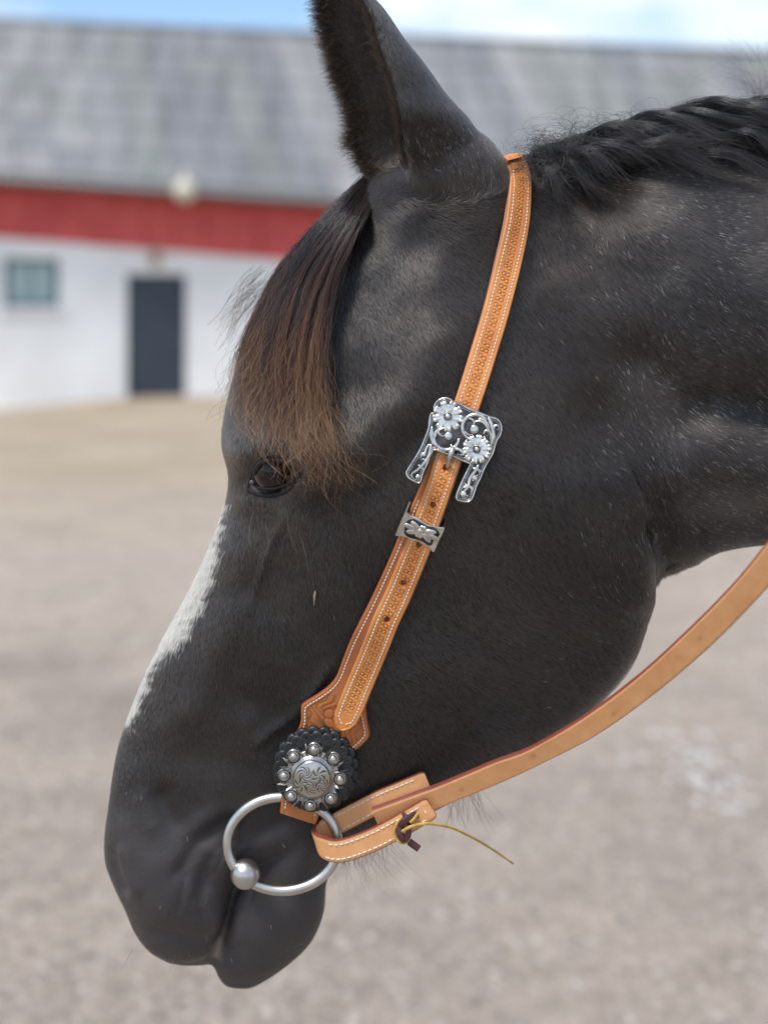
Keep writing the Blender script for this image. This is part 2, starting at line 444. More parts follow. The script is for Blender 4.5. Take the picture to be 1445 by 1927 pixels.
# roof: sheets laid in courses on a deck
RO = 0.42
def ridge(s):   # ridge follows the photographed line
    hw = 3.9
    k0 = wall_s(0, -hw); k1 = wall_s(1200, -hw)
    za_ = wz(0, 42, -hw); zb_ = wz(1200, 92, -hw)
    return za_ + (zb_ - za_) / (k1 - k0) * (s - k0)
def rp_(s, u):   # u = 0 eave, 1 ridge
    zz = (1 - u) * (ze(s) + 0.10) + u * ridge(s)
    return wp(s, zz, RO + (-3.9 - RO) * u)
roof = empty('roof', tuple(wp(0, 3.4))); attach(roof, barn)
m_roofs = []
for i, (ca, cb) in enumerate((((0.19, 0.195, 0.20), (0.28, 0.285, 0.29)), ((0.155, 0.16, 0.172), (0.24, 0.245, 0.258)), ((0.22, 0.222, 0.222), (0.31, 0.31, 0.308)), ((0.18, 0.19, 0.185), (0.265, 0.275, 0.265)))):
    m_roofs.append(noisy(mat('roof_sheet_%d' % i, (0.33, 0.34, 0.36), 0.8, spec=0.3), ca, cb, 1.1, 8, stretch=(3.2, 0.22, 0.22)))
dk = [(rp_(s, u) - [0, 0, 0.05]) for s in np.linspace(s0 - 0.3, s1 + 0.3, 60) for u in np.linspace(0, 1, 6)]
mesh_obj('roof_deck', dk, [(i * 6 + j, (i + 1) * 6 + j, (i + 1) * 6 + j + 1, i * 6 + j + 1) for i in range(59) for j in range(5)], m_trim, roof, smooth=False)
ncol, nrow = 46, 6; colm = rng.integers(0, 4, 46)
for r in range(nrow):
    for c in range(ncol):
        sa = s0 - 0.3 + (s1 - s0 + 0.6) * c / ncol; sb = s0 - 0.3 + (s1 - s0 + 0.6) * (c + 1) / ncol - 0.015
        u0, u1 = r / nrow - (0.012 if r else 0.0), (r + 1) / nrow
        n = unit(np.cross(rp_(1, 0) - rp_(0, 0), rp_(0, 1) - rp_(0, 0)))
        V = []; Fc = []; nc = 25
        for j in range(nc):
            s = sa + (sb - sa) * j / (nc - 1)
            hgt = 0.024 * (0.5 + 0.5 * math.sin(2 * math.pi * j / 4.0))
            V.append(rp_(s, u0) + n * (hgt + 0.014)); V.append(rp_(s, u1) + n * hgt)
        Fc = [(2 * j, 2 * j + 2, 2 * j + 3, 2 * j + 1) for j in range(nc - 1)]
        mesh_obj('roof_sheet', V, Fc, m_roofs[colm[c] if rng.random() < 0.8 else int(rng.integers(0, 4))], roof, smooth=True)
slab('rear_slope', [wp(s1 + 0.3, ze(s1), -7.8 - RO), wp(s0 - 0.3, ze(s0), -7.8 - RO), rp_(s0 - 0.3, 1) - [0, 0, 0.01], rp_(s1 + 0.3, 1) - [0, 0, 0.01]], 0.06, m_roofs[0], roof)
v, f = tube([rp_(s0 - 0.3, 1) + [0, 0, 0.0], rp_(s1 + 0.3, 1) + [0, 0, 0.0]], 0.09, 10)
mesh_obj('ridge_cap', v, f, m_roofs[1], roof)
wall_rect('fascia_board', s0 - 0.3, s1 + 0.3, lambda s: ze(s) - 0.05, lambda s: ze(s) + 0.085, RO - 0.03, 0.03, m_trim, roof)
v, f = tube([wp(s0 - 0.3, ze(s0) + 0.03, RO + 0.05), wp(s1 + 0.3, ze(s1) + 0.03, RO + 0.05)], 0.055, 10)
mesh_obj('gutter', v, f, mat('zinc', (0.24, 0.235, 0.235), 0.5), roof)
# round cream yard lamp on the eave
lp = P(348, 359, wp(wall_s(348), 0)[1] - 0.75)
lamp = empty('yard_lamp', tuple(lp)); tag(lamp, 'round cream yard lamp hanging at the eave of the barn', 'lamp')
m_globe = mat('opal_globe', (0.60, 0.57, 0.47), 0.4)
v, f = ball(lp, 0.168, 24, 16); mesh_obj('globe', v, f, m_globe, lamp)
q = np.array(lp)
v, f = tube([q + [0, 0, 0.15], q + [0, 0, 0.30], q + [0, 0.25, 0.34], q + [0, 0.45, 0.34]], 0.022, 8); mesh_obj('bracket', v, f, m_cream, lamp)
v, f = tube([q + [0, 0, 0.145], q + [0, 0, 0.19]], [0.08, 0.06], 14); mesh_obj('cap', v, f, m_cream, lamp)
# small brown lantern over the door
s_ = wall_s(291)
z_ = wz(291, 489)
lan = empty('door_lantern', tuple(wp(s_, z_, 0.12))); tag(lan, 'small brown lantern fixed to the wall above the dark door', 'lantern')
m_br = mat('brown_metal', (0.33, 0.22, 0.13), 0.5)
c = wp(s_, z_, 0.13)
v, f = tube([c - [0, 0, 0.10], c - [0, 0, 0.07], c + [0, 0, 0.06], c + [0, 0, 0.12]], [0.045, 0.075, 0.085, 0.02], 8); mesh_obj('housing', v, f, m_br, lan, smooth=False)
v, f = tube([wp(s_, z_ + 0.03, 0.005), wp(s_, z_ + 0.03, 0.10)], 0.018, 8); mesh_obj('arm', v, f, m_br, lan)

# ------------------------------------------------------------------ horse: body surface
def YM(q):
    """depth of the horse's middle plane"""
    q = np.asarray(q, float)
    return 1.105 + 0.035 * np.clip((q[..., 1] - 700) / 1100, 0, 1) * np.clip((1200 - q[..., 0]) / 700, 0, 1) - 0.06 * np.clip((q[..., 0] - 1445) / 1200, 0, 1)
def loft(secs, n=72, sub=5, ex=0.78):
    """secs: (front px, back px, half width m) -> closed verts, faces; mirror-symmetric about the middle plane"""
    a = np.array([[*s[0], *s[1], s[2], (s[3] if len(s) > 3 else ex)] for s in secs], float)
    m = (len(secs) - 1) * sub + 1
    pa = np.vstack([2 * a[0] - a[1], a, 2 * a[-1] - a[-2]]); rows = []
    for i in range(1, len(pa) - 2):
        for k in range(sub):
            t = k / sub; p0, p1, p2, p3 = pa[i - 1], pa[i], pa[i + 1], pa[i + 2]
            rows.append(0.5 * (2 * p1 + (p2 - p0) * t + (2 * p0 - 5 * p1 + 4 * p2 - p3) * t * t + (3 * p1 - p0 - 3 * p2 + p3) * t ** 3))
    rows.append(pa[-2]); rows = np.array(rows)
    V = []
    th = 2 * math.pi * np.arange(n) / n
    for r in rows:
        c, s_ = np.cos(th), np.sin(th)
        k = ((1 - c) / 2)[:, None]
        q = r[0:2] * (1 - k) + r[2:4] * k
        ym = YM(q); lat = max(r[4], 0.002) * np.abs(s_) ** r[5]
        near = Pn(q, ym - lat)
        far = near.copy(); far[:, 1] = ym + lat
        V.append(np.where((s_ >= 0)[:, None], near, far))
    V = np.array(V).reshape(-1, 3); R = len(rows)
    Fc = [(i * n + j, i * n + (j + 1) % n, (i + 1) * n + (j + 1) % n, (i + 1) * n + j) for i in range(R - 1) for j in range(n)]
    c0, c1 = len(V), len(V) + 1
    V = np.vstack([V, V[:n].mean(0), V[(R - 1) * n:R * n].mean(0)])
    Fc += [(c0, (j + 1) % n, j) for j in range(n)] + [(c1, (R - 1) * n + j, (R - 1) * n + (j + 1) % n) for j in range(n)]
    return V, Fc
head = loft([
    ((322, 1818), (384, 1821), .014), ((282, 1793), (404, 1803), .036), ((254, 1755), (416, 1770), .046), ((236, 1715), (425, 1735), .053),
    ((216, 1672), (437, 1690), .058), ((199, 1625), (460, 1650), .060), ((197, 1575), (540, 1630), .060), ((205, 1515), (640, 1612), .058),
    ((214, 1450), (752, 1560), .059), ((226, 1395), (850, 1510), .057), ((248, 1338), (950, 1455), .060), ((274, 1275), (1050, 1390), .065),
    ((308, 1205), (1130, 1322), .072), ((352, 1125), (1186, 1255), .080), ((392, 1040), (1214, 1180), .089), ((422, 955), (1228, 1100), .098),
    ((430, 895), (1234, 1010), .104), ((418, 830), (1230, 920), .106), ((426, 765), (1212, 820), .100), ((446, 690), (1180, 720), .096),
    ((476, 610), (1140, 620), .090), ((520, 525), (1095, 525), .083), ((575, 445), (1050, 440), .080), ((650, 372), (1010, 370), .072),
    ((740, 322), (985, 320), .060), ((850, 302), (975, 302), .030)])
chin = loft([
    ((428, 1862), (468, 1864), .012, .9), ((408, 1838), (512, 1840), .028, .9), ((402, 1800), (562, 1800), .037, .9), ((412, 1765), (592, 1762), .043, .9),
    ((424, 1715), (610, 1712), .047, .9), ((436, 1670), (615, 1660), .049, .9), ((460, 1620), (640, 1612), .050, .9), ((520, 1560), (720, 1560), .048, .9),
    ((600, 1500), (820, 1515), .044, .9)])
neck = loft([
    ((900, 330), (1020, 860), .046), ((985, 305), (1150, 980), .060), ((1060, 296), (1225, 1080), .070), ((1150, 290), (1290, 1069), .077),
    ((1250, 284), (1350, 1040), .083), ((1350, 276), (1430, 1026), .088), ((1460, 262), (1520, 1022), .094), ((1600, 240), (1640, 1040), .098),
    ((1740, 220), (1760, 1070), .103), ((1900, 205), (1900, 1120), .110)], ex=0.85)
def ear(mirror=False):
    """cup-shaped ear; rows from base to tip: far rim, near rim, back outline (photo px), half depth"""
    rows = [((690, 395), (765, 400), (955, 360), .012), ((684, 345), (768, 350), (950, 312), .022), ((672, 312), (764, 318), (938, 294), .032), ((664, 276), (760, 271), (912, 262), .037),
            ((667, 222), (752, 218), (876, 218), .039), ((655, 179), (741, 172), (840, 178), .036), ((636, 131), (724, 120), (798, 120), .033),
            ((624, 87), (709, 75), (762, 75), .029), ((612, 48), (699, 40), (730, 28), .026), ((602, 0), (680, 0), (704, -4), .022), ((604, -50), (655, -50), (668, -50), .015), ((618, -90), (634, -90), (640, -90), .006)]
    a = np.array([[*r[0], *r[1], *r[2], r[3]] for r in rows]); a = cr_spline(a, 40)
    yc0 = 1.105 - 0.058; nphi = 25; V = []
    for lay, th_ in ((0, 0.0), (1, 0.0060)):
        for r in a:
            yc = yc0 + 0.016 * float(np.clip((r[1] - 215) / 140, 0, 1))
            for j in range(nphi):
                ph = -1 + 2 * j / (nphi - 1)                 # -1 far rim, +1 near rim
                rim = r[0:2] if ph < 0 else r[2:4]
                k = 1 - math.cos(ph * math.pi / 2)
                q = r[4:6] * (1 - k) + rim * k
                rad = 1 - th_ / 0.05 if lay else 1.0
                y = yc - r[6] * math.sin(ph * math.pi / 2) * (1 - 0.10 * lay)
                q2 = q.copy()
                if lay:
                    q2[0] -= 16 * math.cos(ph * math.pi / 2) ** 0.7 if abs(ph) < 1 else 0
                    y += 0.0058 * math.sin(ph * math.pi / 2)
                p = P(q2[0], q2[1], y)
                if mirror: p = Vector((p.x, 2 * 1.105 - p.y, p.z))
                V.append(np.array(p))
    R = len(a); o = R * nphi; Fc = []
    for i in range(R - 1):
        for j in range(nphi - 1):
            p = i * nphi + j
            Fc.append((p, p + 1, p + nphi + 1, p + nphi)); Fc.append((o + p, o + p + nphi, o + p + nphi + 1, o + p + 1))
        for p in (i * nphi, i * nphi + nphi - 1):
            Fc.append((p, p + nphi, o + p + nphi, o + p))
    for i in (0, R - 1):
        for j in range(nphi - 1):
            p = i * nphi + j; Fc.append((p, p + 1, o + p + 1, o + p))
    return V, Fc
def blob(c, r3, rot=0.0):
    """ellipsoid lump at pixel c, depth Y; radii in metres"""
    v, f = ball((0, 0, 0), 1.0, 28, 18)
    v = np.array(v) * np.array(r3); ca, sa = math.cos(rot), math.sin(rot)
    v = np.stack([v[:, 0] * ca - v[:, 2] * sa, v[:, 1], v[:, 0] * sa + v[:, 2] * ca], 1)
    return list(v + np.array(P(*c))), f
ear_base = blob((856, 362, 1.062), (.046, .040, .046), 0.6)
ear_base_far = ([np.array([v[0], 2 * 1.105 - v[1], v[2]]) for v in ear_base[0]], ear_base[1])
V, Fc = merge([head, chin, neck, ear(), ear(True), ear_base, ear_base_far])
bm = bmesh.new()
bv = [bm.verts.new(tuple(map(float, v))) for v in V]
bm.verts.index_update()
for f in Fc:
    try: bm.faces.new([bv[i] for i in f])
    except ValueError: pass
bmesh.ops.recalc_face_normals(bm, faces=bm.faces)
tmp_me = bpy.data.meshes.new('tmp'); bm.to_mesh(tmp_me); bm.free()
tmp = bpy.data.objects.new('tmp', tmp_me); C.objects.link(tmp)
VOX = 0.0021
md = tmp.modifiers.new('r', 'REMESH'); md.mode = 'VOXEL'; md.voxel_size = VOX; md.adaptivity = 0.0
dg = bpy.context.evaluated_depsgraph_get()
ev = tmp.evaluated_get(dg).to_mesh()
nv = len(ev.vertices)
HV = np.empty(nv * 3, np.float32); ev.vertices.foreach_get('co', HV); HV = HV.reshape(-1, 3).astype(float)
HL = np.empty(len(ev.loops), np.int32); ev.loops.foreach_get('vertex_index', HL)
tot = np.empty(len(ev.polygons), np.int32); ev.polygons.foreach_get('loop_total', tot)
HQ = HL.reshape(-1, 4) if (tot == 4).all() else None
edges = np.empty(len(ev.edges) * 2, np.int32); ev.edges.foreach_get('vertices', edges); edges = edges.reshape(-1, 2)
tmp.evaluated_get(dg).to_mesh_clear()
bpy.data.objects.remove(tmp); bpy.data.meshes.remove(tmp_me)
deg = np.maximum(np.bincount(edges.ravel(), minlength=nv), 1)
def lap(X):
    S = np.zeros_like(X)
    for k in range(X.shape[1]):
        S[:, k] = np.bincount(edges[:, 0], X[edges[:, 1], k], nv) + np.bincount(edges[:, 1], X[edges[:, 0], k], nv)
    return S / deg[:, None] - X
def taubin(X, it, wgt=1.0):
    for _ in range(it):
        X = X + 0.55 * wgt * lap(X); X = X - 0.57 * wgt * lap(X)
    return X
def normals(X):
    n = np.cross(X[HQ[:, 2]] - X[HQ[:, 0]], X[HQ[:, 3]] - X[HQ[:, 1]])
    N_ = np.zeros_like(X)
    for c in range(4):
        for k in range(3):
            N_[:, k] += np.bincount(HQ[:, c], n[:, k], nv)
    return unit(N_)
HV = taubin(HV, 14)
# blend the seams between the lofts (not the ears)
q = proj(HV)
soft = np.clip((q[:, 1] - 250) / 120, 0, 1)[:, None]
seam = np.exp(-(poly_dist(q, [(770, 420), (900, 430), (960, 380), (990, 330)]) / 70) ** 2) + np.exp(-(poly_dist(q, [(1000, 380), (1130, 620), (1190, 760)]) / 110) ** 2) + np.exp(-(poly_dist(q, [(640, 1560), (700, 1560), (820, 1500)]) / 60) ** 2)
wg = (np.clip(seam, 0, 1)[:, None] * soft)
for _ in range(90):
    HV = HV + 0.5 * wg * lap(HV)
q = proj(HV)                                                   # ease the foot of the ear into the skull
wg = np.clip(np.exp(-(poly_dist(q, [(770, 400), (850, 400), (945, 365), (975, 320)]) / 80) ** 2) * 1.4, 0, 1)[:, None] * np.clip((q[:, 1] - 225) / 120, 0, 1)[:, None]
for _ in range(320):
    HV = HV + 0.5 * wg * lap(HV)
q = proj(HV)
wg = np.exp(-(poly_dist(q, [(1246, 1060), (1250, 1095)]) / 32) ** 2)[:, None]
for _ in range(34):
    HV = HV + 0.5 * wg * lap(HV)
q = proj(HV)                                                   # round off the ends of the lips
wg = (np.clip((q[:, 1] - 1770) / 40, 0, 1) * (q[:, 0] < 640))[:, None]
for _ in range(26):
    HV = HV + 0.5 * wg * lap(HV)
q = proj(HV)                                                   # soften the seam of the lips
wg = np.exp(-(poly_dist(q, [(462, 1640), (436, 1690), (424, 1740), (404, 1800)]) / 16) ** 2)[:, None]
for _ in range(14):
    HV = HV + 0.5 * wg * lap(HV)
# sculpting: strokes in side-view pixels, mirrored on to the far side
def side_px(X):
    ym = 1.105; d = np.abs(X[:, 1] - ym); Y = ym - d
    return np.stack([CX + X[:, 0] / Y * F_PX, HOR - (X[:, 2] - CAM_Z) / Y * F_PX], 1)
STROKES = [  # points, radius px, height mm
    ([(470, 850), (540, 835), (590, 870)], 42, 7.0),            # brow over the eye
    ([(475, 935), (530, 945), (585, 905)], 26, 3.5),            # lower orbit
    ([(512, 893)], 40, -2.0),
    ([(590, 890), (680, 830), (770, 740), (830, 650)], 50, 7.0), ([(700, 930), (780, 860)], 60, -4.0), ([(690, 640), (770, 640)], 50, 1.5),  # cheek bone arch to the jaw joint
    ([(640, 560), (650, 640), (640, 700)], 64, -4.0),           # hollow above the eye
    ([(570, 970), (630, 1090), (690, 1180)], 34, 6.0), ([(500, 1130), (560, 1220), (600, 1290)], 50, -4.0), ([(440, 1150), (400, 1250), (370, 1330)], 34, 2.5), ([(470, 1360), (520, 1460)], 26, 2.5), ([(620, 1250), (560, 1340), (480, 1400)], 9, 1.6), ([(540, 960), (500, 1040), (470, 1140)], 8, 1.3),          # facial crest
    ([(470, 1000), (490, 1080)], 36, -2.0),
    ([(960, 900), (1050, 1030)], 170, 10.0), ([(820, 1360), (960, 1340), (1080, 1270)], 80, -6.0),                   # masseter
    ([(900, 800), (1000, 860)], 90, 2.5),
    ([(1240, 940), (1256, 1010), (1262, 1070)], 30, -6.0), ([(1165, 890), (1203, 1000), (1200, 1120)], 34, 7.0),  # crease behind the jaw
    ([(1120, 770), (1180, 830)], 70, -2.0), ([(1040, 560), (1110, 690)], 50, 5.0),
    ([(1150, 840), (1200, 930)], 34, 2.5),
    ([(1230, 400), (1340, 500), (1480, 560)], 120, 18.0),        # wing of the first neck bone
    ([(1200, 680), (1310, 745), (1480, 780)], 54, -14.0), ([(1080, 480), (1150, 620)], 60, -3.0), ([(1330, 760), (1480, 790)], 50, -8.0),       # groove under it
    ([(1290, 880), (1460, 890)], 62, 12.0),                      # windpipe
    ([(1240, 1000), (1440, 985)], 34, -4.0),
    ([(520, 1330), (600, 1420), (640, 1500)], 60, -5.0),        # hollow in front of the cheek muscle
    ([(330, 1330), (300, 1440)], 50, 3.0),
    ([(306, 1500), (320, 1542), (348, 1568)], 20, -2.6), ([(270, 1500), (290, 1550)], 20, 3.5), ([(212, 1605), (218, 1640), (234, 1672)], 12, -4.0), ([(236, 1600), (244, 1640), (258, 1670)], 12, 3.0), ([(470, 1600), (440, 1625), (425, 1650)], 5, -1.4), ([(500, 1640), (478, 1670), (470, 1700)], 5, -1.2), ([(450, 1580), (420, 1610), (405, 1640)], 5, -1.3), ([(385, 1640), (375, 1700), (380, 1750)], 6, -1.0), ([(350, 1650), (335, 1710)], 6, -1.0),        # nostril fold
    ([(250, 1560), (290, 1620)], 45, 4.0),                      # nostril wing
    ([(430, 1545), (370, 1590), (340, 1640)], 14, -3.0), ([(400, 1530), (350, 1570)], 16, 3.0), ([(300, 1750), (360, 1770)], 12, -1.5),
    ([(330, 1700), (390, 1720)], 50, 3.0),                      # upper lip
    ([(462, 1645), (440, 1690), (428, 1740), (408, 1795)], 7, -2.2),   # mouth slit
    ([(425, 1610), (405, 1680), (400, 1740)], 18, 3.5), ([(395, 1620), (372, 1690)], 12, -2.0), ([(455, 1700), (446, 1760)], 16, 2.5),                      # lip folds by the corner of the mouth
    ([(440, 1565), (420, 1600)], 14, -2.0),
    ([(500, 1590), (560, 1580)], 24, 2.5), ([(530, 1545), (480, 1570)], 14, -1.8),
    ([(560, 1740)], 60, 3.0), ([(600, 1640), (590, 1690)], 20, -2.0),
    ([(700, 430), (760, 450)], 60, -8.0),                       # pit in front of the ear
    ([(820, 450), (880, 520)], 60, -3.0),
]
for pts, r, h in STROKES:
    q = side_px(HV); d = poly_dist(q, pts)
    sel = d < 2.6 * r
    Nn = normals(HV)
    facing = np.clip(np.abs(Nn[:, 1]) * 2.2 - 0.15, 0, 1)
    HV[sel] += (Nn * (np.exp(-(d / r) ** 2) * facing * h * 0.001)[:, None])[sel]
q = side_px(HV)
wg = np.exp(-(poly_dist(q, [(1110, 580), (1160, 700), (1205, 820), (1225, 880)]) / 46) ** 2)[:, None]
for _ in range(70):
    HV = HV + 0.5 * wg * lap(HV)
def field_noise(q, wl, seed):
    r_ = np.random.default_rng(seed); out = np.zeros(len(q))
    for k in range(9):
        a_ = r_.random() * 6.283; f_ = (0.6 + 0.9 * r_.random()) / wl
        out += np.sin((q[:, 0] * math.cos(a_) + q[:, 1] * math.sin(a_)) * f_ * 6.283 + r_.random() * 6.283 + 1.5 * np.sin(q[:, 1] / wl * 2 + k))
    return out / 3
q = side_px(HV); Nn = normals(HV)                              # uneven flesh: nothing on a horse is perfectly smooth
amp = np.clip(np.abs(Nn[:, 1]) * 2 - 0.3, 0, 1) * np.clip((q[:, 1] - 330) / 80, 0, 1)
HV += Nn * (amp * (0.0006 * field_noise(q, 160, 21) + 0.00012 * field_noise(q, 60, 22)))[:, None]
# eye opening: press the surface in inside the lids
EYE = [(473, 913), (479, 894), (486, 878), (500, 868), (522, 865), (546, 870), (568, 883), (554, 901), (536, 914), (512, 920), (491, 918)]
def inside(q, poly):
    poly = np.asarray(poly, float); res = np.zeros(len(q), bool); j = len(poly) - 1
    for i in range(len(poly)):
        a, b_ = poly[i], poly[j]
        cnd = ((a[1] > q[:, 1]) != (b_[1] > q[:, 1])) & (q[:, 0] < (b_[0] - a[0]) * (q[:, 1] - a[1]) / (b_[1] - a[1] + 1e-12) + a[0])
        res ^= cnd; j = i
    return res
eye_c = cr_spline(EYE + [EYE[0]], 80)
q = side_px(HV); sel = (np.abs(q[:, 0] - 515) < 90) & (np.abs(q[:, 1] - 890) < 80)
d = np.zeros(nv); d[sel] = poly_dist(q[sel], eye_c) * np.where(inside(q[sel], eye_c), 1, 0)
push = np.clip(d / 7, 0, 1) * 0.012
sgn = np.where(HV[:, 1] < 1.105, 1.0, -1.0)
HV[:, 1] += push * sgn
HV = taubin(HV, 3)
HN = normals(HV)
bvh = BVHTree.FromPolygons([tuple(v) for v in HV], [tuple(map(int, f)) for f in HQ])
def surf(px, py, default=None):
    """depth and normal of the horse at a photo pixel"""
    o = Vector((0, 0, CAM_Z)); d_ = (P(px, py, 1.0) - o).normalized()
    h, n, i, dist = bvh.ray_cast(o, d_)
    if h is None: return (default, Vector((0, -1, 0)))
    if n.y > 0: n = -n
    return (h.y, n)
print('horse verts', nv)
horse = empty('horse', (0.75, 1.09, 0.0))
tag(horse, 'black horse in profile with white blaze and brown tipped forelock', 'horse')
# materials of the coat
m_skin = mat('horse_skin', (0.02, 0.018, 0.017), 0.6, spec=0.3)
t, add, b = nodes(m_skin)
tcn = add('ShaderNodeTexCoord'); nz = add('ShaderNodeTexNoise'); nz.inputs['Scale'].default_value = 12; nz.inputs['Detail'].default_value = 5
rp = add('ShaderNodeValToRGB'); rp.color_ramp.elements[0].color = (0.012, 0.0105, 0.010, 1); rp.color_ramp.elements[1].color = (0.024, 0.019, 0.016, 1)
rp.color_ramp.elements[0].position = 0.35; rp.color_ramp.elements[1].position = 0.68
at = add('ShaderNodeAttribute'); at.attribute_name = 'blaze'
mxs = add('ShaderNodeMix', data_type='RGBA'); mxs.inputs['B'].default_value = (0.42, 0.36, 0.32, 1)
at2 = add('ShaderNodeAttribute'); at2.attribute_name = 'pink'
mxp = add('ShaderNodeMix', data_type='RGBA'); mxp.inputs['B'].default_value = (0.26, 0.20, 0.165, 1)
t.links.new(tcn.outputs['Object'], nz.inputs['Vector']); t.links.new(nz.outputs['Fac'], rp.inputs['Fac'])
t.links.new(rp.outputs['Color'], mxs.inputs['A']); t.links.new(at.outputs['Fac'], mxs.inputs['Factor'])
at3 = add('ShaderNodeAttribute'); at3.attribute_name = 'muzzle'
mxm = add('ShaderNodeMix', data_type='RGBA'); mxm.inputs['B'].default_value = (0.060, 0.055, 0.057, 1)
t.links.new(mxs.outputs['Result'], mxm.inputs['A']); t.links.new(at3.outputs['Fac'], mxm.inputs['Factor'])
t.links.new(mxm.outputs['Result'], mxp.inputs['A']); t.links.new(at2.outputs['Fac'], mxp.inputs['Factor'])
t.links.new(mxp.outputs['Result'], b.inputs['Base Color'])
nb_ = add('ShaderNodeTexNoise'); nb_.inputs['Scale'].default_value = 420; nb_.inputs['Detail'].default_value = 3
bpn = add('ShaderNodeBump'); bpn.inputs['Strength'].default_value = 0.35; bpn.inputs['Distance'].default_value = 0.0008
t.links.new(tcn.outputs['Object'], nb_.inputs['Vector']); t.links.new(nb_.outputs['Fac'], bpn.inputs['Height']); t.links.new(bpn.outputs['Normal'], b.inputs['Normal'])

def hair_mat(name, stops, var=0.35, rough=0.38, spec=0.5, noise=None, fibre=False):
    """stops: (position along the strand, colour); var: strand to strand spread"""
    m = mat(name, stops[0][1], rough, spec=spec)
    t, add, b = nodes(m)
    hi = add('ShaderNodeHairInfo'); r = add('ShaderNodeValToRGB')
    r.color_ramp.elements[0].position = stops[0][0]; r.color_ramp.elements[0].color = (*stops[0][1], 1)
    r.color_ramp.elements[1].position = stops[-1][0]; r.color_ramp.elements[1].color = (*stops[-1][1], 1)
    for p_, c_ in stops[1:-1]:
        e = r.color_ramp.elements.new(p_); e.color = (*c_, 1)
    ofs = add('ShaderNodeMath', operation='MULTIPLY_ADD'); ofs.inputs[1].default_value = 0.35; ofs.inputs[2].default_value = -0.17
    sm = add('ShaderNodeMath', operation='ADD')
    t.links.new(hi.outputs['Random'], ofs.inputs[0]); t.links.new(ofs.outputs[0], sm.inputs[0]); t.links.new(hi.outputs['Intercept'], sm.inputs[1])
    t.links.new(sm.outputs[0], r.inputs['Fac'])
    mul = add('ShaderNodeMath', operation='MULTIPLY_ADD'); mul.inputs[1].default_value = 2 * var; mul.inputs[2].default_value = 1 - var
    t.links.new(hi.outputs['Random'], mul.inputs[0])
    hv = add('ShaderNodeHueSaturation'); t.links.new(mul.outputs[0], hv.inputs['Value'])
    last = r.outputs['Color']
    if noise:
        g = add('ShaderNodeNewGeometry'); n = add('ShaderNodeTexNoise'); n.inputs['Scale'].default_value = noise[0]; n.inputs['Detail'].default_value = 4
        rr_ = add('ShaderNodeMapRange'); rr_.inputs['From Min'].default_value = 0.42; rr_.inputs['From Max'].default_value = 0.66
        mm = add('ShaderNodeMix', data_type='RGBA'); mm.inputs['B'].default_value = (*noise[1], 1)
        t.links.new(g.outputs['Position'], n.inputs['Vector']); t.links.new(n.outputs['Fac'], rr_.inputs['Value']); t.links.new(rr_.outputs[0], mm.inputs['Factor'])
        t.links.new(last, mm.inputs['A']); last = mm.outputs['Result']
    t.links.new(last, hv.inputs['Color']); t.links.new(hv.outputs['Color'], b.inputs['Base Color'])
    if fibre:                                                  # hair fibre scattering, for the glossy coat
        hb = add('ShaderNodeBsdfHairPrincipled'); hb.parametrization = 'COLOR'
        hb.inputs['Roughness'].default_value = rough; hb.inputs['IOR'].default_value = 1.57; hb.inputs['Radial Roughness'].default_value = 0.45
        t.links.new(hv.outputs['Color'], hb.inputs['Color'])
        t.links.new(hb.outputs[0], [n for n in t.nodes if n.type == 'OUTPUT_MATERIAL'][0].inputs['Surface'])
    return m
m_coat = hair_mat('black_coat', [(0, (0.026, 0.024, 0.0245)), (1, (0.042, 0.0375, 0.037)),], 0.55, 0.22, 0.8, noise=(5.0, (0.056, 0.041, 0.033)), fibre=True)
m_blaze = hair_mat('white_blaze', [(0, (0.58, 0.56, 0.52)), (1, (0.76, 0.74, 0.69))], 0.2, 0.5)
m_grey = hair_mat('white_hairs', [(0, (0.36, 0.35, 0.33)), (1, (0.74, 0.72, 0.68))], 0.4, 0.4)
m_fore = hair_mat('forelock_hair', [(0, (0.024, 0.020, 0.021)), (0.55, (0.030, 0.023, 0.024)), (0.80, (0.055, 0.030, 0.024)), (0.92, (0.105, 0.050, 0.030)), (1.0, (0.20, 0.105, 0.052))], 0.6, 0.35)
m_aub = hair_mat('auburn_lock', [(0, (0.026, 0.020, 0.020)), (0.40, (0.045, 0.027, 0.023)), (0.66, (0.10, 0.041, 0.026)), (0.88, (0.17, 0.076, 0.038)), (1.0, (0.27, 0.155, 0.075))], 0.45, 0.33)
m_mane = hair_mat('mane_hair', [(0, (0.015, 0.015, 0.018)), (0.7, (0.023, 0.022, 0.026)), (1.0, (0.05, 0.045, 0.047))], 0.55, 0.30, 0.7)
m_earh = hair_mat('ear_hair', [(0, (0.018, 0.014, 0.013)), (0.5, (0.045, 0.028, 0.020)), (1.0, (0.12, 0.078, 0.05))], 0.4, 0.45)

# body surface
body = mesh_obj('head_and_neck', HV, HQ, m_skin, horse)
HP = side_px(HV)
BLZ = [(415, 945), (410, 965), (407, 990), (403, 1020), (400, 1062), (391, 1090), (379, 1120), (364, 1148), (345, 1178), (333, 1205), (321, 1215), (306, 1212), (292, 1232), (279, 1252), (267, 1288), (255, 1325), (243, 1358), (180, 1358), (180, 1100), (380, 945)]
jit = 5 * np.sin(HP[:, 1] * 0.31) + 4 * np.sin(HP[:, 1] * 0.13 + 1)
bz = inside(HP + np.stack([jit, 0 * jit], 1), BLZ)
a = body.data.attributes.new('blaze', 'FLOAT', 'POINT'); a.data.foreach_set('value', bz.astype(np.float32))
pk = 0.3 * np.exp(-(poly_dist(HP, [(418, 1775), (404, 1812)]) / 7) ** 2)
pk = np.maximum(pk, 0.9 * np.exp(-(poly_dist(HP, [(404, 1800), (400, 1830)]) / 10) ** 2))
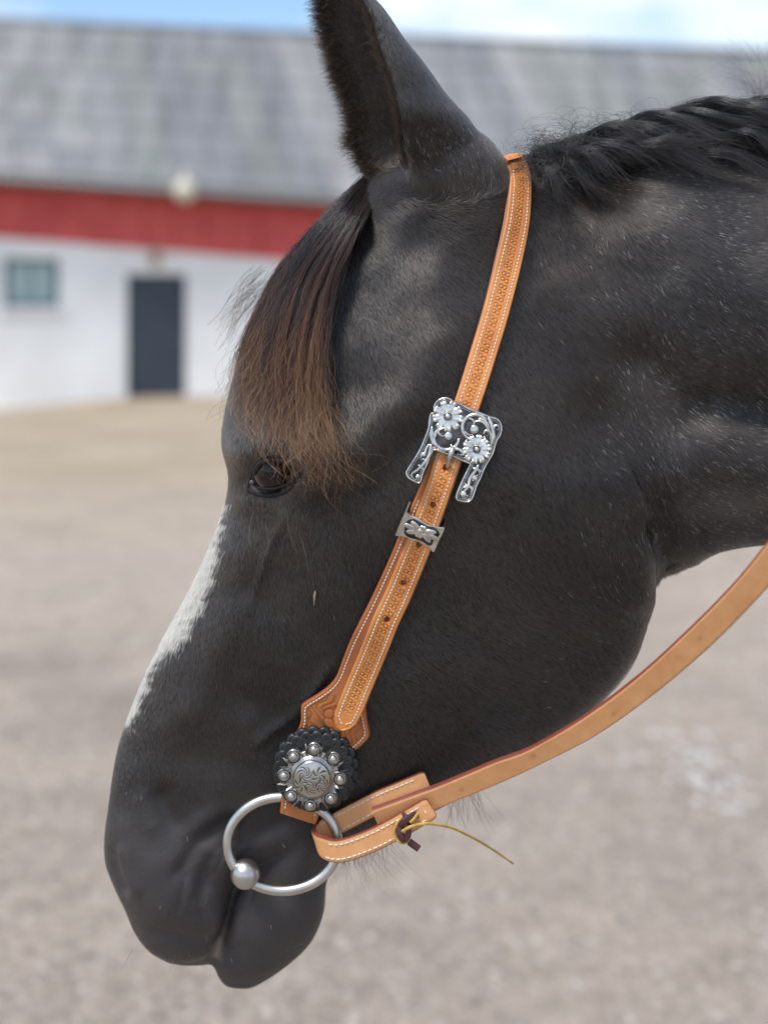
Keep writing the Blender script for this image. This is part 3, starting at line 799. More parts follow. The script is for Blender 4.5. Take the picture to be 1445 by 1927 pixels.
pk = np.maximum(pk, 0.35 * np.exp(-(poly_dist(HP, [(350, 1822), (392, 1816)]) / 9) ** 2))
a = body.data.attributes.new('pink', 'FLOAT', 'POINT'); a.data.foreach_set('value', pk.astype(np.float32))

mz = np.clip((HP[:, 1] - 1480) / 170, 0, 1) * (HP[:, 0] < 660)
mz = np.maximum(mz, 0.8 * np.exp(-(poly_dist(HP, eye_c) / 14) ** 2) * (HP[:, 1] < 960))
a = body.data.attributes.new('muzzle', 'FLOAT', 'POINT'); a.data.foreach_set('value', mz.astype(np.float32))

# rest of the horse beyond the frame
def wloft(secs, n=40, sub=4, ex=0.85):
    a = np.array(secs, float); a = np.vstack([2 * a[0] - a[1], a, 2 * a[-1] - a[-2]]); rows = []
    for i in range(1, len(a) - 2):
        for k in range(sub):
            t_ = k / sub; p0, p1, p2, p3 = a[i - 1], a[i], a[i + 1], a[i + 2]
            rows.append(0.5 * (2 * p1 + (p2 - p0) * t_ + (2 * p0 - 5 * p1 + 4 * p2 - p3) * t_ * t_ + (3 * p1 - p0 - 3 * p2 + p3) * t_ ** 3))
    rows.append(a[-2]); V = []
    for r in rows:
        for j in range(n):
            th = 2 * math.pi * j / n; k = (1 - math.cos(th)) / 2; s_ = math.sin(th)
            V.append((r[0] * (1 - k) + r[2] * k, r[5] - math.copysign(abs(s_) ** ex, s_) * max(r[4], .01), r[1] * (1 - k) + r[3] * k))
    R = len(rows)
    Fc = [(i * n + j, i * n + (j + 1) % n, (i + 1) * n + (j + 1) % n, (i + 1) * n + j) for i in range(R - 1) for j in range(n)]
    Fc += [tuple(range(n))[::-1], tuple((R - 1) * n + j for j in range(n))]
    return V, Fc
yb = 1.06
parts_ = [wloft([(.34, 1.515, .34, 1.225, .080, 1.085), (.44, 1.535, .44, 1.195, .098, 1.08), (.62, 1.575, .56, 1.10, .125, 1.07), (.85, 1.59, .68, .92, .175, yb), (1.05, 1.575, .90, .76, .225, yb),
                 (1.30, 1.53, 1.25, .72, .26, yb), (1.65, 1.50, 1.65, .74, .275, yb), (1.95, 1.53, 1.92, .82, .265, yb), (2.20, 1.48, 2.15, .95, .21, yb), (2.36, 1.33, 2.32, 1.08, .09, yb)])]
for sx, hind in ((0.93, 0), (2.12, 1)):
    for sy in (-1, 1):
        y_ = yb + sy * 0.13
        if hind: pth, rr_ = [(sx, y_, 1.12), (sx - .06, y_, .86), (sx + .10, y_, .55), (sx + .07, y_, .30), (sx + .06, y_, .14), (sx + .03, y_, .07), (sx + .02, y_, .0)], [.16, .12, .062, .038, .044, .05, .062]
        else: pth, rr_ = [(sx, y_, 1.05), (sx + .02, y_, .80), (sx, y_, .50), (sx + .005, y_, .30), (sx + .01, y_, .15), (sx - .02, y_, .07), (sx - .03, y_, .0)], [.13, .085, .052, .036, .042, .05, .062]
        pp = cr_spline(np.c_[np.array(pth), rr_], 30); parts_.append(tube(pp[:, :3], pp[:, 3], 16))
bv_, bf_ = merge(parts_)
trunk = mesh_obj('trunk_and_legs', bv_, bf_, m_skin, horse)

# ------------------------------------------------------------------ coat hairs
FLOW = np.array([(500, 980, .05, 1), (300, 1500, .1, 1), (450, 1250, 0, 1), (650, 1100, .05, 1), (650, 650, .35, .9), (560, 500, -.2, 1), (800, 600, .6, .8), (800, 800, .5, .85),
                 (1000, 620, .6, .8), (1010, 450, .25, 1), (1090, 340, .6, .6), (1200, 450, .75, .65), (1400, 380, 1, .35), (1300, 600, .75, .65), (1000, 900, .55, .85), (1050, 1200, .75, .65),
                 (850, 1250, .8, .6), (700, 1400, .5, .85), (1180, 1000, .35, .95), (1350, 900, .8, .6), (1430, 700, .9, .45), (870, 270, -.55, -.8), (760, 100, -.45, -.9), (880, 350, -.4, -.9), (930, 340, -.2, -.95), (810, 350, -.4, -.9), (900, 405, .95, .1), (840, 410, .9, .2), (775, 400, .7, .5), (945, 400, .8, .4), (900, 460, .4, .9), (800, 470, .2, 1),
                 (300, 1700, .2, 1), (500, 1750, .2, 1), (690, 60, -.3, -1), (830, 180, -.5, -.85), (430, 1080, -.1, 1), (560, 800, .2, .9), (1200, 800, .6, .8)], float)
FLOW[:, 2:] = unit(FLOW[:, 2:])
def flow_dir(q):
    d2 = ((q[:, None, :] - FLOW[None, :, :2]) ** 2).sum(-1) + 900.0
    w_ = d2 ** -1.6
    return unit((w_[..., None] * FLOW[None, :, 2:]).sum(1))
def vnoise(q, sc_, seed):
    """cheap smooth 2-D noise"""
    r_ = np.random.default_rng(seed); out = np.zeros(len(q))
    for k in range(7):
        a_ = r_.random() * 6.283; f_ = (0.6 + 0.9 * r_.random()) / sc_
        out += np.sin((q[:, 0] * math.cos(a_) + q[:, 1] * math.sin(a_)) * f_ * 6.283 + r_.random() * 6.283)
    return out / 2.6
tri = np.vstack([HQ[:, [0, 1, 2]], HQ[:, [0, 2, 3]]])
tc_ = HV[tri].mean(1); tn = np.cross(HV[tri[:, 1]] - HV[tri[:, 0]], HV[tri[:, 2]] - HV[tri[:, 0]]); ta = 0.5 * np.linalg.norm(tn, axis=1); tn = unit(tn)
tq = proj(tc_)
view = unit(tc_ - np.array([0, 0, CAM_Z]))
vis = ((tn * view).sum(1) < 0.30) & (tq[:, 0] > 100) & (tq[:, 0] < 1530) & (tq[:, 1] > -60) & (tc_[:, 1] < 1.16)
edge_px = poly_dist(tq, eye_c)
vis &= ~inside(tq, eye_c) & (edge_px > 4)
RIM = [(655, -50), (680, 0), (699, 40), (709, 75), (724, 120), (741, 172), (752, 218), (760, 271), (764, 318)]
vis &= poly_dist(tq, RIM) > 7
def sample(wgt, n):
    p = wgt / wgt.sum(); idx = rng.choice(len(tri), n, p=p)
    u, v_ = rng.random(n), rng.random(n); fl = u + v_ > 1; u[fl], v_[fl] = 1 - u[fl], 1 - v_[fl]
    T = HV[tri[idx]]; pos = T[:, 0] + u[:, None] * (T[:, 1] - T[:, 0]) + v_[:, None] * (T[:, 2] - T[:, 0])
    NT = HN[tri[idx]]; nn = unit(NT[:, 0] + u[:, None] * (NT[:, 1] - NT[:, 0]) + v_[:, None] * (NT[:, 2] - NT[:, 0]))
    return pos, nn
def fur(pos, nn, length, lift, jitter, k=4):
    q = proj(pos); fd = np.concatenate([flow_dir(q[i:i + 20000]) for i in range(0, len(q), 20000)])
    ang = jitter * rng.normal(size=len(q)) + 0.14 * vnoise(q, 150, 3) + 0.05 * vnoise(q, 40, 5)
    ca, sa = np.cos(ang), np.sin(ang)
    d3 = np.stack([fd[:, 0] * ca - fd[:, 1] * sa, np.zeros(len(q)), -(fd[:, 0] * sa + fd[:, 1] * ca)], 1)
    d3 = unit(d3 - nn * (d3 * nn).sum(1, keepdims=True))
    L = (length * (0.65 + 0.6 * rng.random(len(q))))[:, None]
    lf = (lift * (0.5 + rng.random(len(q))))[:, None]
    ts = np.linspace(0, 1, k); out = []
    for t_ in ts:
        out.append(pos - nn * 0.0002 + d3 * L * t_ + nn * L * lf * (t_ - 0.45 * t_ * t_))
    return np.stack(out, 1)
def fur_len(q):
    f = 0.0052 + 0.0026 * np.clip((q[:, 0] - 850) / 400, 0, 1) - 0.0030 * np.clip((q[:, 1] - 1250) / 300, 0, 1) * (q[:, 0] < 650) + 0.003 * np.exp(-(poly_dist(q, [(800, 330), (900, 330)]) / 80) ** 2)
    return f - 0.0025 * np.exp(-(poly_dist(q, eye_c) / 40) ** 2)
NCOAT = 620000
wgt = ta * vis * (1 - 0.40 * np.clip((tq[:, 1] - 1480) / 170, 0, 1) * (tq[:, 0] < 660))
inner_ear = inside(tq, [(600, -100), (690, 0), (745, 180), (764, 330), (690, 330), (650, 250), (600, 60)])
pos, nn = sample(wgt, NCOAT)
q = proj(pos)
inb = inside(side_px(pos) + np.stack([5 * np.sin(q[:, 1] * 0.31) + 4 * np.sin(q[:, 1] * 0.13 + 1) + 8 * rng.normal(size=NCOAT), 9 * rng.normal(size=NCOAT)], 1), BLZ)
P0 = fur(pos, nn, fur_len(q), 0.17, 0.13)
tap = np.array([1.0, 0.9, 0.65, 0.2])
hair_obj('coat', P0[~inb], 0.000082 * np.ones((int((~inb).sum()), 1)) * tap, m_coat, horse)
pos2, nn2 = sample(wgt * np.repeat(inside(proj(tc_), [(460, 915), (460, 1080), (300, 1270), (230, 1380), (150, 1380), (380, 915)])[:, None], 1, 1)[:, 0] + 1e-15, 26000)
ib2 = inside(side_px(pos2) + np.stack([5 * np.sin(proj(pos2)[:, 1] * 0.31) + 4 * np.sin(proj(pos2)[:, 1] * 0.13 + 1) + 8 * rng.normal(size=26000), 9 * rng.normal(size=26000)], 1), BLZ)
P2 = np.concatenate([P0[inb], fur(pos2[ib2], nn2[ib2], 0.0075 * np.ones(int(ib2.sum())), 0.24, 0.2)])
hair_obj('blaze', P2, 0.00012 * np.ones((len(P2), 1)) * tap, m_blaze, horse)
# scattered white hairs: many on the neck and at the foot of the ear, few elsewhere
tw = 0.006 + 1.0 * np.clip((tq[:, 0] - 1080) / 160, 0, 1) + 0.10 * np.clip((tq[:, 0] - 940) / 150, 0, 1) + 2.2 * np.exp(-(poly_dist(tq, [(800, 280), (900, 300), (880, 350)]) / 45) ** 2)
pos, nn = sample(wgt * tw, 3600)
hair_obj('white_hair', fur(pos, nn, 0.0046 * np.ones(len(pos)), 0.28, 0.20), 0.000080 * np.ones((len(pos), 1)) * np.array([.8, 1, .7, .2]), m_grey, horse)
# brown hair lining the ear
pos, nn = sample(ta * inner_ear * ((tn * view).sum(1) < 0.35) * (tc_[:, 1] > 1.02) * (0.06 + np.exp(-(poly_dist(tq, [(602, 0), (624, 87), (655, 179), (667, 222), (664, 276), (690, 330)]) / 24) ** 2)), 6500)
q = proj(pos)
d3 = unit(np.stack([-0.75 + 0.25 * rng.normal(size=len(q)), -0.35 + 0.2 * rng.normal(size=len(q)), 0.25 + 0.35 * rng.normal(size=len(q))], 1))
L = 0.007 + 0.009 * rng.random(len(q))
pts = np.stack([pos + d3 * (L * t_)[:, None] + np.array([0, 0, -0.002]) * t_ * t_ - nn * 0.0004 for t_ in np.linspace(0, 1, 5)], 1)
hair_obj('ear_hair', pts, 0.00011 * np.ones((len(q), 1)) * np.array([1, .95, .8, .6, .2]), m_earh, horse)

# short fringe along the near rim of the ear
rm = cr_spline(RIM, 200); n = 2600; ri = rng.integers(0, 200, n); jx = rng.normal(size=(n, 2)) * 4
yy_ = np.array([surf(*(rm[i]), 1.02)[0] for i in range(200)]); yy_ = np.minimum(yy_, np.median(yy_) + 0.012)
for _ in range(10): yy_[1:-1] = (yy_[:-2] + 2 * yy_[1:-1] + yy_[2:]) / 4
p0 = Pn(rm[ri] + jx, yy_[ri] + 0.0006); d3 = unit(np.stack([-0.55 + 0.35 * rng.normal(size=n), -0.25 + 0.2 * rng.normal(size=n), 0.75 + 0.3 * rng.normal(size=n)], 1)); L = 0.004 + 0.004 * rng.random(n)
hair_obj('ear_fringe', np.stack([p0 + d3 * (L * t_)[:, None] for t_ in np.linspace(0, 1, 4)], 1), 0.00009 * np.ones((n, 1)) * tap, m_earh, horse)

# ------------------------------------------------------------------ forelock
LC = cr_spline([(700, 318), (650, 365), (588, 428), (522, 508), (478, 590), (450, 660), (436, 720), (432, 770), (448, 806)], 30)
RC = cr_spline([(745, 322), (716, 352), (692, 400), (652, 480), (626, 560), (616, 640), (614, 720), (620, 800), (640, 895)], 30)
GA, GT = 24, 30
FY = np.zeros((GA, GT))
for i in range(GA):
    a_ = i / (GA - 1)
    for j in range(GT):
        qx, qy = LC[j] * (1 - a_) + RC[j] * a_
        y_, _ = surf(qx + 6 * (1 - a_), qy, None)
        FY[i, j] = y_ if y_ is not None else np.nan
for j in range(GT):
    col = FY[:, j]; ok = ~np.isnan(col)
    FY[:, j] = np.interp(np.arange(GA), np.arange(GA)[ok], col[ok]) if ok.any() else 1.08
for _ in range(3):
    FY[:, 1:-1] = (FY[:, :-2] + 2 * FY[:, 1:-1] + FY[:, 2:]) / 4
    FY[1:-1] = (FY[:-2] + 2 * FY[1:-1] + FY[2:]) / 4
FY[:, :5] = np.maximum(FY[:, :5], np.linspace(1.098, 1.075, 5)[None])
def grid(G, a_, t_):
    i = np.clip(a_, 0, 1) * (GA - 1); j = np.clip(t_, 0, 1) * (GT - 1)
    i0 = np.minimum(i.astype(int), GA - 2); j0 = np.minimum(j.astype(int), GT - 2); fi, fj = i - i0, j - j0
    return (G[i0, j0] * (1 - fi) + G[i0 + 1, j0] * fi) * (1 - fj) + (G[i0, j0 + 1] * (1 - fi) + G[i0 + 1, j0 + 1] * fi) * fj
def curve_at(Cv, t_):
    j = np.clip(t_, 0, 1) * (len(Cv) - 1); j0 = np.minimum(j.astype(int), len(Cv) - 2); f = (j - j0)[..., None]
    base = Cv[j0] * (1 - f) + Cv[j0 + 1] * f
    ext = np.clip(t_ - 1, 0, None)[..., None] * (Cv[-1] - Cv[-2]) * (len(Cv) - 1)
    return base + ext
def forelock_strands(n, k=30, nl=26, frizz=1.0, thick=0.020, tlo=0.62, thi=1.05, amin=0.0, amax=1.0):
    lock = rng.integers(0, nl, n); la = amin + (amax - amin) * (np.arange(nl) + 0.5) / nl + 0.02 * rng.normal(size=nl)
    lay = rng.random(nl); lph = rng.random(nl) * 6.283; llen = 0.97 + 0.07 * rng.normal(size=nl); lk = 0.5 + rng.random(nl); la2 = 0.05 * rng.normal(size=nl)
    ts = np.linspace(0, 1, k)[None]
    tend = np.clip((tlo + (thi - tlo) * rng.random(n) ** 0.8) * llen[lock], 0.5, 1.10)[:, None]
    tend = tend * (0.90 + 0.10 * np.clip(la[lock] * 1.6, 0, 1))[:, None]
    t0_ = 0.10 * rng.random((n, 1)); t_ = t0_ + ts * (tend - t0_)
    sp = 0.021 * (1 - 0.75 * np.sin(np.clip(t_ * 1.05, 0, 1) * math.pi * 0.8)) * lk[lock][:, None] + 0.045 * np.clip(t_ - 0.74, 0, 1) * 3
    a_ = la[lock][:, None] + rng.normal(size=(n, 1)) * sp + (0.026 * np.sin(7 * t_ + lph[lock][:, None]) + la2[lock][:, None]) * np.clip(2.5 * t_, 0, 1)
    a_ = np.where(a_ < 0.02, 0.02 + 0.25 * (a_ - 0.02), np.where(a_ > 0.98, 0.98 + 0.35 * (a_ - 0.98), a_))
    qp = curve_at(LC, t_) * (1 - a_[..., None]) + curve_at(RC, t_) * a_[..., None]
    fz = frizz * (1.6 + 2.4 * np.clip(t_ - 0.15, 0, 1) + 14 * np.clip(t_ - 0.60, 0, 1) ** 1.3 * 1.6)
    w1, w2 = 10 + 14 * rng.random((n, 1)), 22 + 22 * rng.random((n, 1))
    p1, p2, p3, p4 = (rng.random((n, 1)) * 6.283 for _ in range(4))
    am = 0.4 + 1.2 * rng.random((n, 1))
    qp[..., 0] += am * fz * (np.sin(w1 * t_ + p1) + 0.5 * np.sin(w2 * t_ + p2)) + 15 * np.clip(t_ - 0.74, 0, 1) * rng.normal(size=(n, 1)) * 5 * frizz
    qp[..., 1] += am * fz * 0.6 * np.sin(w1 * 0.9 * t_ + p3)
    dep = thick * (0.15 + 0.85 * (0.5 * lay[lock][:, None] + 0.5 * rng.random((n, 1)))) * np.clip(t_ * 7, 0.15, 1) + 0.0015 * np.sin(w1 * t_ + p4) * np.clip(t_ * 2, 0, 1)
    y_ = grid(FY, a_, t_) - dep - 0.004
    return Pn(qp, y_)
S = np.concatenate([forelock_strands(1800, thick=0.013, tlo=0.38, nl=20), forelock_strands(600, frizz=2.4, nl=40, thick=0.018, tlo=0.75, thi=1.07)])
k = S.shape[1]
S2 = np.concatenate([forelock_strands(950, amin=0.45, amax=0.98, nl=9, thick=0.019, tlo=0.70, frizz=1.3, thi=1.06), forelock_strands(260, amin=0.0, amax=0.5, nl=6, thick=0.017, tlo=0.72, frizz=1.3, thi=1.05)])
S3 = forelock_strands(230, nl=60, thick=0.017, tlo=0.80, thi=1.03, frizz=2.0)
hair_obj('forelock_end', S3, 0.00010 * (0.8 + 0.4 * rng.random((len(S3), 1))) * np.linspace(0.8, 0.7, k)[None], hair_mat('tan_ends', [(0, (0.03, 0.022, 0.02)), (0.6, (0.07, 0.04, 0.028)), (0.8, (0.13, 0.070, 0.038)), (1.0, (0.36, 0.22, 0.10))], 0.4, 0.4), horse)
hair_obj('auburn_lock', S2, (0.000105 * (0.7 + 0.6 * rng.random((len(S2), 1)))) * np.linspace(1, 0.5, k)[None], m_aub, horse)
hair_obj('forelock', S, (0.000105 * (0.7 + 0.6 * rng.random((len(S), 1)))) * np.linspace(1, 0.5, k)[None], m_fore, horse)
# pale wisps blown off the far side of the forehead
n = 110; ts = np.linspace(0, 1, 14)[None]
r0 = np.stack([505 - 30 * rng.random(n), 500 + 60 * rng.random(n) + 130 * (rng.random(n) < 0.35)], 1)
d0 = np.stack([-62 - 22 * rng.random(n), 80 + 35 * rng.random(n)], 1) * (0.5 + 0.6 * rng.random((n, 1)))
qq = r0[:, None] + d0[:, None] * ts[..., None] + np.stack([-6 * np.sin(3.1 * ts) + 3 * np.sin(9 * ts + 6.28 * rng.random((n, 1))), 2.5 * np.sin(8 * ts + 6.28 * rng.random((n, 1)))], -1)
hair_obj('forelock_wisp', Pn(qq, 1.115 + 0.03 * rng.random((n, 1)) + 0 * ts), 0.00010 * np.ones((n, 14)), hair_mat('wisp_hair', [(0, (0.06, 0.045, 0.04)), (1, (0.30, 0.23, 0.19))], 0.4), horse)

# ------------------------------------------------------------------ mane: wavy locks thrown over the crest
def mane_strands(nl, per, k=24, x0=995, x1=1780):
    out = []
    ts = np.linspace(0, 1, k)[None]
    for l in range(nl):
        rx = x0 + (x1 - x0) * ((l + rng.random()) / nl) ** 1.12; n = per
        top = np.interp(rx, [990, 1030, 1080, 1150, 1230, 1300, 1400, 1800], [288, 246, 214, 182, 154, 138, 122, 90])
        base_y = np.interp(rx, [990, 1100, 1250, 1400, 1800], [304, 298, 288, 278, 220])
        ln = np.interp(rx, [990, 1060, 1150, 1300], [70, 150, 240, 320]) * (0.6 + 0.7 * rng.random())
        hg = (base_y - top) * (0.25 + 0.80 * rng.random()); fall = rng.choice([-14, 10, 26, 40]) + 10 * rng.normal()
        wa, wf, wp_ = 5 + 7 * rng.random(), 5 + 6 * rng.random(), 6.283 * rng.random(); dl = rng.random()
        sx, sy, sd = (rng.normal(size=(n, 1)) for _ in range(3)); u = 0.75 + 0.35 * rng.random((n, 1))
        tt_ = ts * u; spread = 5.5 * (1 - 0.45 * np.sin(tt_ * math.pi)) + 4 * tt_ ** 3
        w1 = 8 + 12 * rng.random((n, 1)); ph = rng.random((n, 1)) * 6.283
        x = rx + ln * (0.10 * tt_ + 0.9 * tt_ ** 1.25) + sx * spread * 1.6 + 2.5 * np.sin(w1 * tt_ + ph) * tt_
        y = base_y - hg * np.sin(np.clip(tt_ * 1.05, 0, 1) * math.pi * 0.62) ** 0.8 + (hg * 0.55 + fall) * tt_ ** 2.2 + wa * np.sin(wf * tt_ + wp_) * np.clip(2 * tt_, 0, 1) + sy * spread + 2.2 * np.sin(w1 * 0.8 * tt_ + 2 * ph) * tt_
        yd = 1.098 - (0.022 + 0.045 * dl) * np.sin(np.clip(tt_ * 1.3, 0, 1) * math.pi / 2) - 0.012 * tt_ + 0.0028 * sd
        out.append(Pn(np.stack([x, y], -1), yd))
    return np.concatenate(out)
S = mane_strands(150, 100)
hair_obj('mane', S, (0.00012 * (0.7 + 0.6 * rng.random((len(S), 1)))) * np.linspace(1, 0.45, S.shape[1])[None], m_mane, horse)
# frizzy short hairs where the bridle path ends, and loose curls over the crest
n = 1700; ts = np.linspace(0, 1, 14)[None]
rx = 1000 + 420 * rng.random((n, 1)) ** 1.8; ry = np.interp(rx, [1000, 1080, 1200, 1420], [300, 268, 250, 255]) + 18 * rng.normal(size=(n, 1))
an = rng.random((n, 1)) * 6.283; ln = 18 + 46 * rng.random((n, 1)); cu = 2.6 * rng.normal(size=(n, 1))
x = rx + ln * ts * np.cos(an + cu * ts); y = ry + 0.75 * ln * ts * np.sin(an + cu * ts) + 10 * ts ** 2
hair_obj('mane_curl', Pn(np.stack([x, y], -1), 1.062 - 0.02 * rng.random((n, 1)) - 0.012 * ts), 0.00009 * np.ones((n, 14)) * np.linspace(1, .4, 14), m_mane, horse)
n = 330
rx = 1412 + 190 * rng.random((n, 1)); ry = 215 - 10 * rng.random((n, 1)); ln = 70 + 110 * rng.random((n, 1)); an = -1.6 + 0.6 * rng.normal(size=(n, 1)); cu = 1.6 * rng.normal(size=(n, 1))
x = rx + ln * ts * np.cos(an + cu * ts); y = ry + ln * ts * np.sin(an + cu * ts)
hair_obj('mane_wisp', Pn(np.stack([x, y], -1), 1.16 + 0.08 * rng.random((n, 1)) + 0 * ts), 0.00009 * np.ones((n, 14)) * np.linspace(1, .4, 14), hair_mat('mane_wisp', [(0, (0.03, 0.022, 0.02)), (1, (0.17, 0.105, 0.08))], 0.4), horse)

# ------------------------------------------------------------------ beard under the jaw and face whiskers
m_beard = hair_mat('beard_hair', [(0, (0.02, 0.018, 0.018)), (1, (0.10, 0.09, 0.085))], 0.4)
n = 170; sel_ = rng.random((n, 1)) < 0.7
rx = np.where(sel_, 640 + 90 * rng.random((n, 1)), 840 + 60 * rng.random((n, 1))); ry = np.interp(rx, [640, 700, 820, 900], [1600, 1572, 1505, 1475])
ln = 45 + 55 * rng.random((n, 1)); dx = 0.15 + 0.35 * rng.normal(size=(n, 1))
x = rx + ln * dx * ts; y = ry + ln * ts * (1 - 0.1 * ts)
hair_obj('beard', Pn(np.stack([x, y], -1), 1.10 + 0.05 * rng.random((n, 1)) + 0 * ts), 0.00010 * np.ones((n, 14)) * np.linspace(1, .3, 14), m_beard, horse)
wk = []
for (x0, y0, x1, y1, bend) in ((541, 962, 560, 1040, -6), (556, 962, 555, 1008, 3), (500, 985, 504, 1040, 3), (478, 960, 470, 1030, -4), (566, 1010, 580, 1075, 2)):
    s_ = np.linspace(0, 1, 12); xx_ = x0 + (x1 - x0) * s_ + bend * np.sin(s_ * 3.1); yy_ = y0 + (y1 - y0) * s_
    yd = surf(x0, y0, 1.03)[0]
    wk.append(Pn(np.stack([xx_, yy_], -1), yd - 0.016 * s_ ** 0.8))
wk = np.array(wk); hair_obj('whisker', wk, 0.00010 * np.ones(wk.shape[:2]) * np.linspace(1, .4, 12), hair_mat('whisker_hair', [(0, (0.07, 0.07, 0.07)), (1, (0.16, 0.16, 0.16))], 0.2), horse)
n = 6; r0 = np.stack([240 + 180 * rng.random(n), 1700 + 100 * rng.random(n)], 1); wl = []
for i in range(n):
    y0, nn_ = surf(*r0[i], 1.1)
    d_ = np.array([nn_[0] * 0.6 + 0.3 * rng.normal(), nn_[1] * 0.7, -0.6]); d_ = d_ / np.linalg.norm(d_); p0 = np.array(P(*r0[i], y0)); L_ = 0.008 + 0.013 * rng.random()
    wl.append([p0 + d_ * L_ * u for u in np.linspace(0, 1, 6)])
hair_obj('muzzle_whisker', np.array(wl), 0.00009 * np.ones((n, 6)), m_beard, horse)
# pale scab on the cheek
y0, n0 = surf(593, 1125)
v, f = tube([np.array(P(594, 1110, y0 - 0.002)), np.array(P(592, 1122, y0 - 0.0022)), np.array(P(591, 1140, y0 - 0.002))], [0.0005, 0.0010, 0.0004], 6)
mesh_obj('scab', v, f, mat('scab', (0.25, 0.19, 0.12), 0.8), horse)

# ------------------------------------------------------------------ eye
ys = [surf(512 + (x_ - 512) * 1.35, 890 + (y_ - 890) * 1.45, 1.03)[0] for x_, y_ in EYE]
Ye = float(np.mean(ys)); RE = 0.0168
print('eye depth', Ye, ys)
EC = P(521, 889, Ye); EC = Vector((EC.x * (EC.y + RE - 0.003) / EC.y, EC.y + RE - 0.003, EC.z))
m_eye = mat('eye', (0.01, 0.007, 0.006), 0.04, spec=0.32)
t, add, b = nodes(m_eye)
at = add('ShaderNodeAttribute'); at.attribute_name = 'ang'
r = add('ShaderNodeValToRGB'); r.color_ramp.elements[0].color = (0.006, 0.006, 0.009, 1); r.color_ramp.elements[0].position = 0.30
r.color_ramp.elements[1].position = 1.0; r.color_ramp.elements[1].color = (0.11, 0.045, 0.022, 1)
e = r.color_ramp.elements.new(0.45); e.color = (0.022, 0.012, 0.009, 1)
e = r.color_ramp.elements.new(0.80); e.color = (0.020, 0.011, 0.008, 1)
t.links.new(at.outputs['Fac'], r.inputs['Fac']); t.links.new(r.outputs['Color'], b.inputs['Base Color'])

v, f = ball((0, 0, 0), RE, 48, 32)
v = np.array(v); ax = unit(np.array([-0.22, -1.0, 0.02]))
cosang = (unit(v) @ ax); ang = np.arccos(np.clip(cosang, -1, 1)) / 0.98
bulge = 1 + 0.05 * np.clip(1 - ang * 1.15, 0, 1)
eye = mesh_obj('eyeball', v * bulge[:, None] + np.array(EC), f, m_eye, horse)
a = eye.data.attributes.new('ang', 'FLOAT', 'POINT'); a.data.foreach_set('value', np.where((v[:, 0] > 0.2 * RE) & (v[:, 2] > -0.45 * RE), np.clip(ang, 0, 1), np.clip(ang, 0, 0.8)).astype(np.float32))
v2 = v * bulge[:, None] + np.array(EC); v2[:, 1] = 2 * 1.105 - v2[:, 1]
eye2 = mesh_obj('eyeball', v2, [q[::-1] for q in f], m_eye, horse)
# lids: a fleshy rim that follows the opening
m_lid = mat('eyelid', (0.013, 0.012, 0.013), 0.55, spec=0.22)
def eye_depth(qx, qy):
    o = np.array([0, 0, CAM_Z]); d_ = unit(np.array(P(qx, qy, 1.0)) - o); oc = o - np.array(EC); B = oc @ d_; D = B * B - (oc @ oc - (RE * 1.02) ** 2)
    return (o + d_ * (-B - math.sqrt(D)))[1] if D > 0 else None
cx_, cy_ = 515, 891; rim = []; rr_ = []
for x_, y_ in eye_c[:-1]:
    ye = eye_depth(x_, y_); ys_ = surf(cx_ + (x_ - cx_) * 1.22, cy_ + (y_ - cy_) * 1.28, Ye)[0]
    yy_ = min(ye, ys_ + 0.003) if ye is not None else ys_ + 0.001
    rim.append((x_, y_, yy_))
rim = np.array(rim); yv = rim[:, 2].copy()
for _ in range(4): yv = (np.roll(yv, 1) + 2 * yv + np.roll(yv, -1)) / 4
rim[:, 2] = yv
upper = (rim[:, 1] < 886)
lidp = Pn(rim[:, :2], rim[:, 2] - 0.0006)
rad_ = np.where(upper, 0.0021, 0.0011)
for _ in range(5): rad_ = (np.roll(rad_, 1) + 2 * rad_ + np.roll(rad_, -1)) / 4
v, f = tube(lidp, rad_, 12, closed=True)
mesh_obj('eyelid', v, f, m_lid, horse)
# soft folds above and below the lids
for sc_x, sc_y, dz_, r_, sel_ in ((1.10, 1.40, 0.0, 0.0020, upper), (1.14, 1.42, 0, 0.0020, ~upper)):
    idx = np.where(sel_)[0]
    if sel_ is upper or True:
        br = np.where(np.diff(idx) > 1)[0]
        if len(br): idx = np.r_[idx[br[0] + 1:], idx[:br[0] + 1]]
    pth = []
    for i in idx:
        x_, y_ = cx_ + (rim[i, 0] - cx_) * sc_x, cy_ + (rim[i, 1] - cy_) * sc_y
        pth.append((x_, y_, surf(x_, y_, Ye)[0]))
    pth = np.array(pth)
    for _ in range(6): pth[1:-1, 2] = (pth[:-2, 2] + 2 * pth[1:-1, 2] + pth[2:, 2]) / 4
    pr = r_ * np.sin(np.linspace(0.05, math.pi - 0.05, len(pth))) ** 0.6 + 0.0002
    v, f = tube(Pn(pth[:, :2], pth[:, 2] + r_ * 0.55), pr, 10)
    mesh_obj('eyelid_fold', v, f, m_lid, horse)
# tear corner
y_ = eye_depth(476, 906) or Ye
v, f = ball(P(475, 908, y_ - 0.0005), 0.0021, 12, 8)
mesh_obj('tear_duct', v, f, mat('tear_duct', (0.05, 0.035, 0.035), 0.08, spec=0.8), horse)
